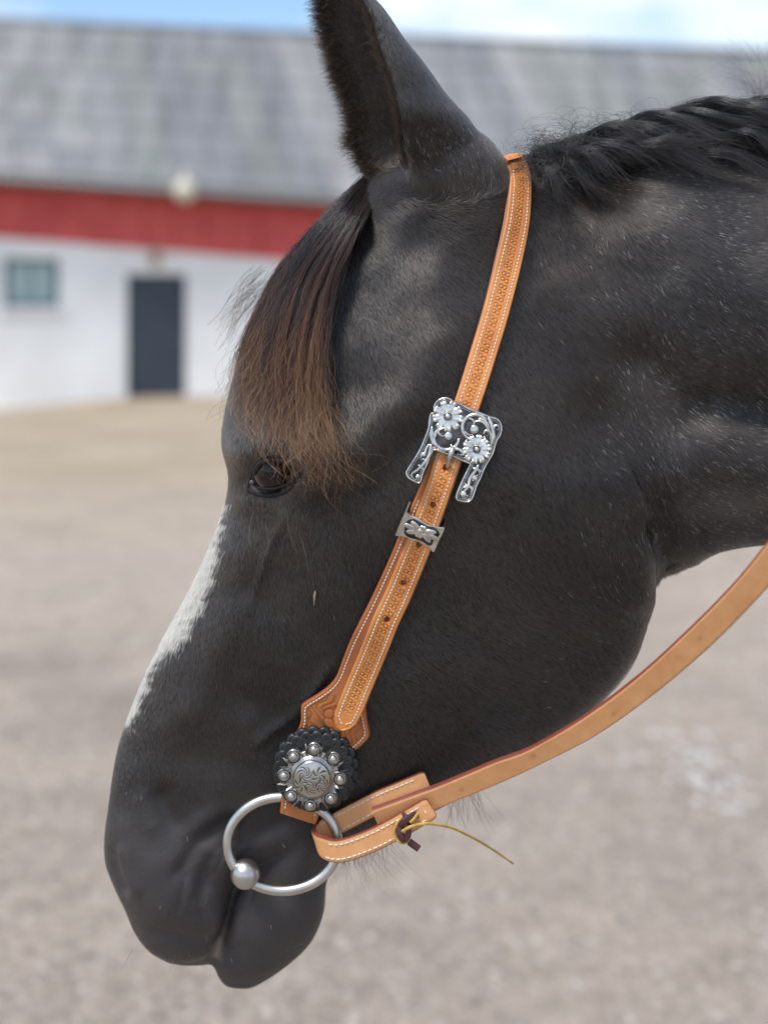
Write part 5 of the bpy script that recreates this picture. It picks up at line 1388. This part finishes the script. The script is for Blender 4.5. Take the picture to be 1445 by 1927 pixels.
# --- keeper
kp = []
for yq in np.arange(960, 1030, 8):
    xq = np.interp(yq, cp[:, 1], cp[:, 0]); yv_ = np.interp(yq, cp[:, 1], yy_i); tv = np.interp(yq, cp[:, 1], tl_i)
    for dx_ in (-24, 0, 24): kp.append((xq + dx_, yq, yv_ + tv * dx_ / 49 - 0.0021))
KP = Plane(kp, 0.0010, 720, 720, 5.16)
keeper = empty('keeper', tuple(KP.at(375, 1430))); attach(keeper, headstall)
KO = dense([(232, 1258), (270, 1285), (310, 1300), (352, 1318), (400, 1350), (450, 1380), (500, 1388), (560, 1402), (600, 1408), (590, 1450), (545, 1540), (500, 1638), (478, 1632), (440, 1590), (380, 1566), (345, 1540), (290, 1530), (240, 1502), (180, 1490), (138, 1486), (140, 1462), (185, 1360)], 90)
plate('band', KP, KO, -0.0010, 0.0010, 0.0004, m_silver, keeper, ZS)
KI = dense([(225, 1350), (255, 1325), (300, 1315), (360, 1345), (430, 1385), (500, 1400), (545, 1440), (550, 1480), (500, 1520), (480, 1570), (440, 1575), (400, 1545), (340, 1520), (260, 1500), (210, 1460), (215, 1400)], 70)
plate('dark_panel', KP, KI, 0.0006, 0.0013, 0.0003, m_dark, keeper, ZS)
ps = []
for a_, la_ in ((0.45, 170), (0.85, 125), (0.05, 135), (-0.75, 60), (3.55, 165), (3.15, 130), (3.95, 125), (2.45, 65), (-1.35, 55), (1.75, 60)):
    ps.append(lump(KP, 375 + la_ * 0.62 * math.cos(a_), 1440 + la_ * 0.62 * math.sin(a_), a_, la_ * 0.5, 27, 0.0009, 0.0013))
ps.append(lump(KP, 368, 1440, 0, 34, 34, 0.0014, 0.0013))
v, f = merge(ps); mesh_obj('flower', v, f, m_silver, keeper)
for side_, pts_ in (('l', [(232, 1258), (138, 1486)]), ('r', [(602, 1408), (500, 1640)])):
    a_, b_ = pts_; dx_ = -16 if side_ == 'l' else 6; up_ = (24, -42) if side_ == 'l' else (8, -20)
    quad = [KP.at(*a_, 0.0006), KP.at(*b_, 0.0006), KP.at(b_[0] + up_[0] * .3, b_[1] + up_[1] * .3, -0.0095), KP.at(a_[0] + up_[0], a_[1] + up_[1], -0.0095)]
    slab('side_wall', quad, 0.0011, m_steel, keeper)

# --- round concho on a black leather rosette
cq = [(594 + 70 * math.cos(a_) * r_, 1449 + 70 * math.sin(a_) * r_) for a_ in np.linspace(0, 6.283, 16, endpoint=False) for r_ in (0.5, 1.0)]
Ycc = float(np.interp(1449, ((Lc + Rc) / 2)[:, 1], Ych)) - 0.002
class CPlane(Plane):
    def __init__(self, cx_, cy_, Y_, gx, gy):
        self.c = np.array([gx, gy, Y_ - gx * cx_ - gy * cy_]); self.o = (cx_, cy_, 1.0)
        p0, p1, p2 = self.at0(cx_, cy_), self.at0(cx_ + 50, cy_), self.at0(cx_, cy_ + 50)
        n_ = unit(np.cross(p1 - p0, p2 - p0)); self.n = n_ if n_[1] < 0 else -n_
cf = []
for i_ in range(len(Lc)):
    if 1375 < (Lc[i_, 1] + Rc[i_, 1]) / 2 < 1520:
        for j_ in (2, 20, 32, 44, 61):
            qq_ = proj(ci['top'][i_, j_]); cf.append((qq_[0], qq_[1], ci['top'][i_, j_][1]))
for a_ in np.linspace(0, 6.283, 12, endpoint=False):
    qx_, qy_ = 594 + 80 * math.cos(a_), 1447 + 80 * math.sin(a_); cf.append((qx_, qy_, surf(qx_, qy_, 1.1)[0] - 0.004))
CF = Plane(cf, 0.0); print('concho plane', CF.c, CF.n)
CP = CPlane(594, 1447, CF.c @ np.array([594, 1447, 1.0]) - 0.0004, CF.c[0], CF.c[1])
concho = empty('concho', tuple(CP.at(0, 0))); attach(concho, headstall)
concho['label'] = 'round silver concho with eight beads on a black scalloped leather rosette'
m_black = noisy(mat('black_leather', (0.012, 0.014, 0.016), 0.42, spec=0.5), (0.010, 0.012, 0.014), (0.020, 0.024, 0.028), 130, 5, 0.25, 900, bdist=0.0003)
def rosette(name, R_, nl, rot, h0, cx_=0, cy_=0):
    nr, ns = 30, nl * 16; V = []; Fc = []
    for i in range(nr):
        u = i / (nr - 1)
        for j in range(ns):
            a_ = 2 * math.pi * j / ns; ph = ((a_ + rot) * nl / (2 * math.pi)) % 1 - 0.5
            lob = math.sqrt(max(1 - (2 * ph) ** 2, 0))
            rmax = R_ * (0.89 + 0.11 * lob); r_ = u * rmax
            e = (rmax - r_)
            x_l = ph * 2 * math.pi * r_ / nl; dl = math.hypot(x_l, r_ - R_ * 0.84)
            h_ = h0 + 0.0006 * math.exp(-((dl - 10.2) / 1.6) ** 2) - 0.0014 * math.exp(-(dl / 2.0) ** 2) - 0.0009 * math.exp(-(e / 1.6) ** 2) - 0.0010 * (u ** 4) + 0.0005 * math.exp(-(dl / 7) ** 2)
            if u < 0.5: h_ = h0
            V.append(CP.at(cx_ + r_ * math.cos(a_), cy_ + r_ * math.sin(a_), h_))
    nt_ = len(V)
    for j in range(ns):
        a_ = 2 * math.pi * j / ns; V.append(np.array(V[(nr - 1) * ns + j]) - CP.n * 0.0022)
    Fc = [(i * ns + j, i * ns + (j + 1) % ns, (i + 1) * ns + (j + 1) % ns, (i + 1) * ns + j) for i in range(nr) for j in range(ns)]
    return mesh_obj(name, V, Fc, m_black, concho)
rosette('rosette', 81, 21, 0.0, 0.0018, 0.5, 0.5); rosette('rosette', 76, 21, 0.15, 0.0044, -2, 1)
SV = (-5.2, 8.7)
def sp_(r_, a_): return SV[0] + r_ * math.cos(a_), SV[1] + r_ * math.sin(a_)
hS = 0.0046
bm_pts = []
for k in range(160):
    a_ = 2 * math.pi * k / 160; bm_pts.append(sp_(52 + 2 * math.cos(8 * a_), a_))
ZC = 2751 / 1.03
m_ant = noisy(mat('antique_silver', (0.45, 0.43, 0.41), 0.34, metal=1.0), (0.44, 0.42, 0.40), (0.62, 0.60, 0.57), 200, 5, 0.1, 1000, bdist=0.0003)
plate('disc', CP, bm_pts, hS - 0.001, hS + 0.0014, 0.0006, m_ant, concho, ZC)
A0 = math.atan2(540 - 745, 410 - 397)
for k in range(8):
    a_ = A0 + 2 * math.pi * k / 8; x_, y_ = sp_(52.5, a_)
    bd = empty('berry', tuple(CP.at(x_, y_, hS))); attach(bd, concho)
    plate('berry_seat', CP, [(x_ + 13 * math.cos(q_), y_ + 13 * math.sin(q_)) for q_ in np.linspace(0, 6.283, 28, endpoint=False)], hS - 0.001, hS + 0.0022, 0.0007, m_ant, bd, ZC)
    n_ = 26; tp = np.array([CP.at(x_ + 11 * math.cos(2 * math.pi * j / n_), y_ + 11 * math.sin(2 * math.pi * j / n_), hS + 0.0022) for j in range(n_)])
    v, f = tube(tp, 0.0004 * (1 + 0.35 * np.cos(np.arange(n_) * math.pi)), 6, closed=True); mesh_obj('rope_ring', v, f, m_dark, bd)
    v, f = lump(CP, x_, y_, 0, 8.0, 8.0, 0.0030, hS + 0.0021, 18, 8); mesh_obj('berry_ball', v, f, m_ant, bd)
    b_ = a_ + math.pi / 8
    lf_ = []
    for sg in (-0.10, 0.10):
        c0 = b_ + sg
        tipx, tipy = sp_(68 if sg > 0 else 66, c0 + sg * 0.35); ax_, ay_ = sp_(44, c0 - 0.11); bx_, by_ = sp_(44, c0 + 0.11); mx_, my_ = sp_(53, c0); 
        v = [CP.at(ax_, ay_, hS), CP.at(bx_, by_, hS), CP.at(tipx, tipy, hS + 0.0016), CP.at(mx_, my_, hS + 0.0042), CP.at(*sp_(42, c0), hS + 0.0022)]
        lf_.append((v, [(0, 2, 3), (2, 1, 3), (0, 3, 4), (3, 1, 4)]))
    v, f = merge(lf_); mesh_obj('leaf', v, f, m_ant, concho, smooth=False)
# centre dome, engraved with curling scrolls
nr, ns = 60, 150; V = []; st = []
for i in range(nr):
    u = i / (nr - 1); r_ = 41 * u
    for j in range(ns):
        a_ = 2 * math.pi * j / ns; x_, y_ = r_ * math.cos(a_), r_ * math.sin(a_)
        h_ = 0.0075 * (1 - (u * 0.97) ** 2) ** 0.7 + 0.0014
        e = 0.0
        for cx2, cy2, sg in ((-13, -12, 1), (14, -10, -1), (0, 12, 1), (-20, 8, -1), (21, 10, 1)):
            dx_, dy_ = x_ - cx2, y_ - cy2; rr_ = math.hypot(dx_, dy_); an = math.atan2(dy_, dx_)
            if rr_ < 15: e = max(e, (0.5 + 0.5 * math.sin(rr_ * 0.75 + sg * 6 * an + sg * rr_ * 0.35)) ** 2.5 * min(1, (15 - rr_) / 3) * min(1, rr_ / 4))
        e *= 1.0 if u < 0.80 else 0.0
        rope = (0.5 + 0.5 * math.cos(a_ * 56)) if 0.86 < u < 0.95 else 0
        h_ -= 0.00045 * e + 0.0003 * rope + (0.0007 if 0.82 < u < 0.86 else 0)
        V.append(CP.at(SV[0] + x_, SV[1] + y_, hS + h_)); st.append(min(1, e * 0.9 + 0.6 * rope + (0.8 if 0.82 < u < 0.86 else 0)))
Fc = [(i * ns + j, i * ns + (j + 1) % ns, (i + 1) * ns + (j + 1) % ns, (i + 1) * ns + j) for i in range(nr - 1) for j in range(ns)]
m_eng = mat('engraved_silver', (0.7, 0.69, 0.67), 0.28, metal=1.0)
t, add, b = nodes(m_eng); at = add('ShaderNodeAttribute'); at.attribute_name = 'stain'; r = add('ShaderNodeValToRGB')
r.color_ramp.elements[0].color = (0.50, 0.485, 0.46, 1); r.color_ramp.elements[1].color = (0.045, 0.042, 0.04, 1)
t.links.new(at.outputs['Fac'], r.inputs['Fac']); t.links.new(r.outputs['Color'], b.inputs['Base Color'])
dome = mesh_obj('dome', V, Fc, m_eng, concho)
a = dome.data.attributes.new('stain', 'FLOAT', 'POINT'); a.data.foreach_set('value', np.array(st, np.float32))

# ------------------------------------------------------------------ snaffle bit
ring_n = 120; rq = []
for k in range(ring_n):
    a_ = 2 * math.pi * k / ring_n; rq.append((532 + 104 * math.cos(a_), 1588 + 88 * math.sin(a_)))
rq = np.array(rq)
ytop = float(np.interp(1500, ((Lc + Rc) / 2)[:, 1], Ych)) + 0.0035
ybot = min(surf(x_, y_, 1.2)[0] for x_, y_ in rq if y_ > 1600 and x_ < 600) - 0.009
print('ring depth', ytop, ybot)
ry_ = ytop + (ybot - ytop) * (rq[:, 1] - 1500) / 176
bit = empty('snaffle_bit', tuple(P(462, 1645, ybot))); tag(bit, 'brushed steel loose ring snaffle at the corner of the mouth', 'bit')
v, f = tube(Pn(rq, ry_), 0.0038, 16, closed=True); mesh_obj('ring', v, f, m_steel, bit)
yball = ytop + (ybot - ytop) * (1645 - 1500) / 176
bc = np.array(P(462, 1645, yball)); v, f = ball(bc, 0.0108, 32, 22)
v = np.array(v); mesh_obj('mouthpiece_ball', v, f, m_steel, bit)
cdir = unit(bc - np.array([0, 0, CAM_Z])); v, f = tube([bc + cdir * 0.003, bc + cdir * 0.03, bc + cdir * 0.09], [0.008, 0.007, 0.006], 14); mesh_obj('mouthpiece', v, f, m_steel, bit)

# ------------------------------------------------------------------ rein
rein = empty('rein', tuple(P(600, 1585, 1.05))); tag(rein, 'plain tan leather rein looped on the bit ring and led off to the right', 'rein')
yr0 = ytop + (ybot - ytop) * 0.5
UP = cr_spline([(700, 1523), (779, 1494), (822, 1478), (889, 1450), (934, 1431), (1000, 1406), (1100, 1347), (1200, 1272), (1300, 1180), (1380, 1098), (1445, 1018), (1540, 890), (1680, 690), (1900, 450), (2300, 220), (2900, 90)], 380)
LO = cr_spline([(716, 1560), (795, 1531), (838, 1513), (905, 1486), (950, 1467), (1012, 1438), (1122, 1381), (1228, 1306), (1330, 1220), (1415, 1135), (1485, 1055), (1590, 915), (1740, 700), (1955, 480), (2330, 265), (2900, 145)], 380)
def back_gap(x_, y_):
    return min(surf(x_ + dx_, y_ + dy_, 1.2)[0] for dx_ in (-10, 10) for dy_ in (-18, 0, 18)) - 0.0065
yb805, yb706 = min(yr0 + 0.004, back_gap(805, 1470)), min(yr0 + 0.0065, back_gap(706, 1512))
Yr = np.interp(UP[:, 0], [700, 810, 1000, 1200, 1445, 1680, 2000, 2900], [yb706 - 0.0055, yb805 - 0.0062, yb805 - 0.045, yb805 - 0.095, yb805 - 0.17, yb805 - 0.22, yb805 - 0.22, yb805 - 0.14])
def rein_fn(s, t_, w_):
    sp = np.zeros_like(s)
    for sx, tx, r_ in ((0.07, 0.001, 0.002), (0.135, -0.002, 0.0028), (0.21, 0.002, 0.0022), (0.30, 0.0, 0.002)):
        sp = np.maximum(sp, 0.40 * np.exp(-((s - sx) ** 2 + 2 * (t_ - tx) ** 2) / r_ ** 2))
    return 0 * s, sp
strip('rein_strap', UP, LO, Yr, 0.0045 + 0 * Yr, 0.0052, m_rein, rein, nt=20, hf=rein_fn)
# folded loop round the ring: back layer, bend, front layer
cl_ = np.array([(805, 1470, yr0 + 0.004), (760, 1489, yr0 + 0.005), (706, 1512, yr0 + 0.0065), (640, 1546, yr0 + 0.0085), (610, 1563, yr0 + 0.0075), (597, 1577, yr0 + 0.001), (606, 1592, yr0 - 0.008), (640, 1601, yr0 - 0.0125), (700, 1581, yr0 - 0.0135), (758, 1551, yr0 - 0.0135), (812, 1519, yr0 - 0.0135)])
for i_ in range(4):
    cl_[i_, 2] = min(cl_[i_, 2], min(surf(cl_[i_, 0] + dx_, cl_[i_, 1] + dy_, 1.2)[0] for dx_ in (-10, 10) for dy_ in (-18, 0, 18)) - 0.0065)
for i_, gp in ((8, 0.0062), (9, 0.0068), (10, 0.0070)):
    cl_[i_, 2] = min(cl_[i_, 2], float(np.interp(cl_[i_, 0], [700, 810], [yb706 - 0.0055, yb805 - 0.0062])) - gp)
cl_[7, 2] = min(cl_[7, 2], cl_[8, 2] + 0.001)
yk_front = cl_[9, 2]
cl_ = cr_spline(cl_, 220); cw = Pn(cl_[:, :2], cl_[:, 2]); tgl = unit(np.gradient(cw, axis=0))
acr0 = unit(np.array([0.30, -0.02, -0.95])); V = []; nt = 16; tk = 0.0046
infoP = []; stn = []
for i in range(220):
    ac = unit(acr0 - tgl[i] * (acr0 @ tgl[i])); nn_ = np.cross(tgl[i], ac)
    if i == 0 : flip = 1.0
    infoP.append((ac, nn_))
half = 0.0080 + 0 * np.arange(220)
sgn_ = -1.0 if infoP[200][1][1] > 0 else 1.0                   # outer side = the side facing the camera on the front layer
ends = np.minimum(np.arange(220), 219 - np.arange(220))
for i in range(220):
    ac, nn_ = infoP[i]; nn_ = nn_ * sgn_; hw = half[i] * (1 - 0.16 * max(0, 1 - ends[i] / 4.0) ** 2)
    for j in range(nt):
        t_ = -1 + 2 * j / (nt - 1); V.append(cw[i] + ac * hw * t_ + nn_ * (tk / 2 - 0.0006 * abs(t_) ** 8)); stn.append(1.0 if abs(t_) > 0.93 else 0.0)
    for j in range(nt):
        t_ = 1 - 2 * j / (nt - 1); V.append(cw[i] + ac * hw * t_ - nn_ * (tk / 2 - 0.0006 * abs(t_) ** 8)); stn.append(1.0 if abs(t_) > 0.93 else 0.0)
w_ = 2 * nt
Fc = [(i * w_ + j, i * w_ + (j + 1) % w_, (i + 1) * w_ + (j + 1) % w_, (i + 1) * w_ + j) for i in range(219) for j in range(w_)] + [tuple(range(w_))[::-1], tuple(219 * w_ + j for j in range(w_))]
loop = mesh_obj('loop', V, Fc, m_rein, rein); loop.data.set_sharp_from_angle(angle=math.radians(50))
a = loop.data.attributes.new('edge', 'FLOAT', 'POINT'); a.data.foreach_set('value', np.array(stn, np.float32))
sp1, sn1 = [], []
for off in (-0.0052, 0.0052):
    pth = np.array([cw[i] + infoP[i][0] * off + infoP[i][1] * sgn_ * (tk / 2) for i in range(118, 213)]); sp1.append(pth); sn1.append(np.array([infoP[i][1] * sgn_ for i in range(118, 213)]))
    pth = np.array([cw[i] + infoP[i][0] * off - infoP[i][1] * sgn_ * (tk / 2) for i in range(6, 95)]); sp1.append(pth); sn1.append(np.array([-infoP[i][1] * sgn_ for i in range(6, 95)]))
i = 213; e_ = np.array([cw[i] + infoP[i][0] * o_ + infoP[i][1] * sgn_ * tk / 2 for o_ in np.linspace(-0.0052, 0.0052, 8)]); sp1.append(e_); sn1.append(np.array([infoP[i][1] * sgn_] * 8))
stitches('loop_stitching', sp1, sn1, loop, pitch=0.0040, ln=0.0030, rad=0.00042)
# lace knot that closes the loop, with its long tail
m_burg = noisy(mat('burgundy_lace', (0.075, 0.02, 0.024), 0.5), (0.055, 0.014, 0.018), (0.10, 0.028, 0.030), 200, 4)
m_yel = noisy(mat('raw_yellow_lace', (0.52, 0.33, 0.07), 0.6), (0.42, 0.25, 0.045), (0.60, 0.40, 0.10), 200, 4)
yk = min(yr0 - 0.0165, yk_front - 0.003)
lace = empty('lace', tuple(P(762, 1560, yk))); attach(lace, rein)
def lace_strip(name, pts, wmm, m, thick=0.0014):
    p = cr_spline([(x_, y_, yk + dz__) for x_, y_, dz__ in pts], 40); c3 = Pn(p[:, :2], p[:, 2]); tg = unit(np.gradient(c3, axis=0)); V = []
    for i in range(40):
        b_ = unit(np.cross(tg[i], np.array([0, -1.0, 0.05]))); n_ = unit(np.cross(b_, tg[i])); n_ = n_ if n_[1] < 0 else -n_
        wv_ = wmm * (1.0 if name != 'lace_tail' else 1 - 0.45 * i / 39)
        for sx, sn in ((-1, .6), (-.6, 1), (.6, 1), (1, .6), (1, -.6), (.6, -1), (-.6, -1), (-1, -.6)): V.append(c3[i] + b_ * sx * wv_ / 2 + n_ * sn * thick / 2)
    Fc = [(i * 8 + j, i * 8 + (j + 1) % 8, (i + 1) * 8 + (j + 1) % 8, (i + 1) * 8 + j) for i in range(39) for j in range(8)] + [tuple(range(8))[::-1], tuple(39 * 8 + j for j in range(8))]
    return mesh_obj(name, V, Fc, m, lace)
lace_strip('lace_turn', [(757, 1534, .001), (762, 1538, -.002), (768, 1545, -.0025), (776, 1548, -.001)], 0.0052, m_burg)
lace_strip('lace_turn', [(754, 1572, -.0012), (752, 1560, -.0025), (758, 1548, -.0045), (772, 1540, -.003), (786, 1531, .001)], 0.0050, m_burg)
lace_strip('lace_edge', [(758, 1536, 0), (748, 1548, -.0028), (742, 1566, -.0026), (746, 1580, -.0022), (758, 1586, -.002), (768, 1582, -.0022), (771, 1570, -.0030)], 0.0020, m_yel)
lace_strip('lace_edge', [(786, 1531, .0), (779, 1541, -.0040), (772, 1548, -.0045)], 0.0022, m_yel)
lace_strip('lace_turn', [(750, 1556, -.003), (752, 1570, -.0045), (760, 1580, -.0040), (768, 1570, -.0035), (766, 1556, -.0035)], 0.0045, m_burg)
lace_strip('lace_end', [(770, 1584, -.002), (778, 1590, -.002), (788, 1597, -.002)], 0.0048, m_burg, 0.0030)
lace_strip('lace_tail', [(756, 1565, -.006), (775, 1555, -.007), (803, 1550, -.006), (830, 1553, -.002), (860, 1562, .006), (913, 1590, .022), (965, 1625, .045)], 0.0022, m_yel)
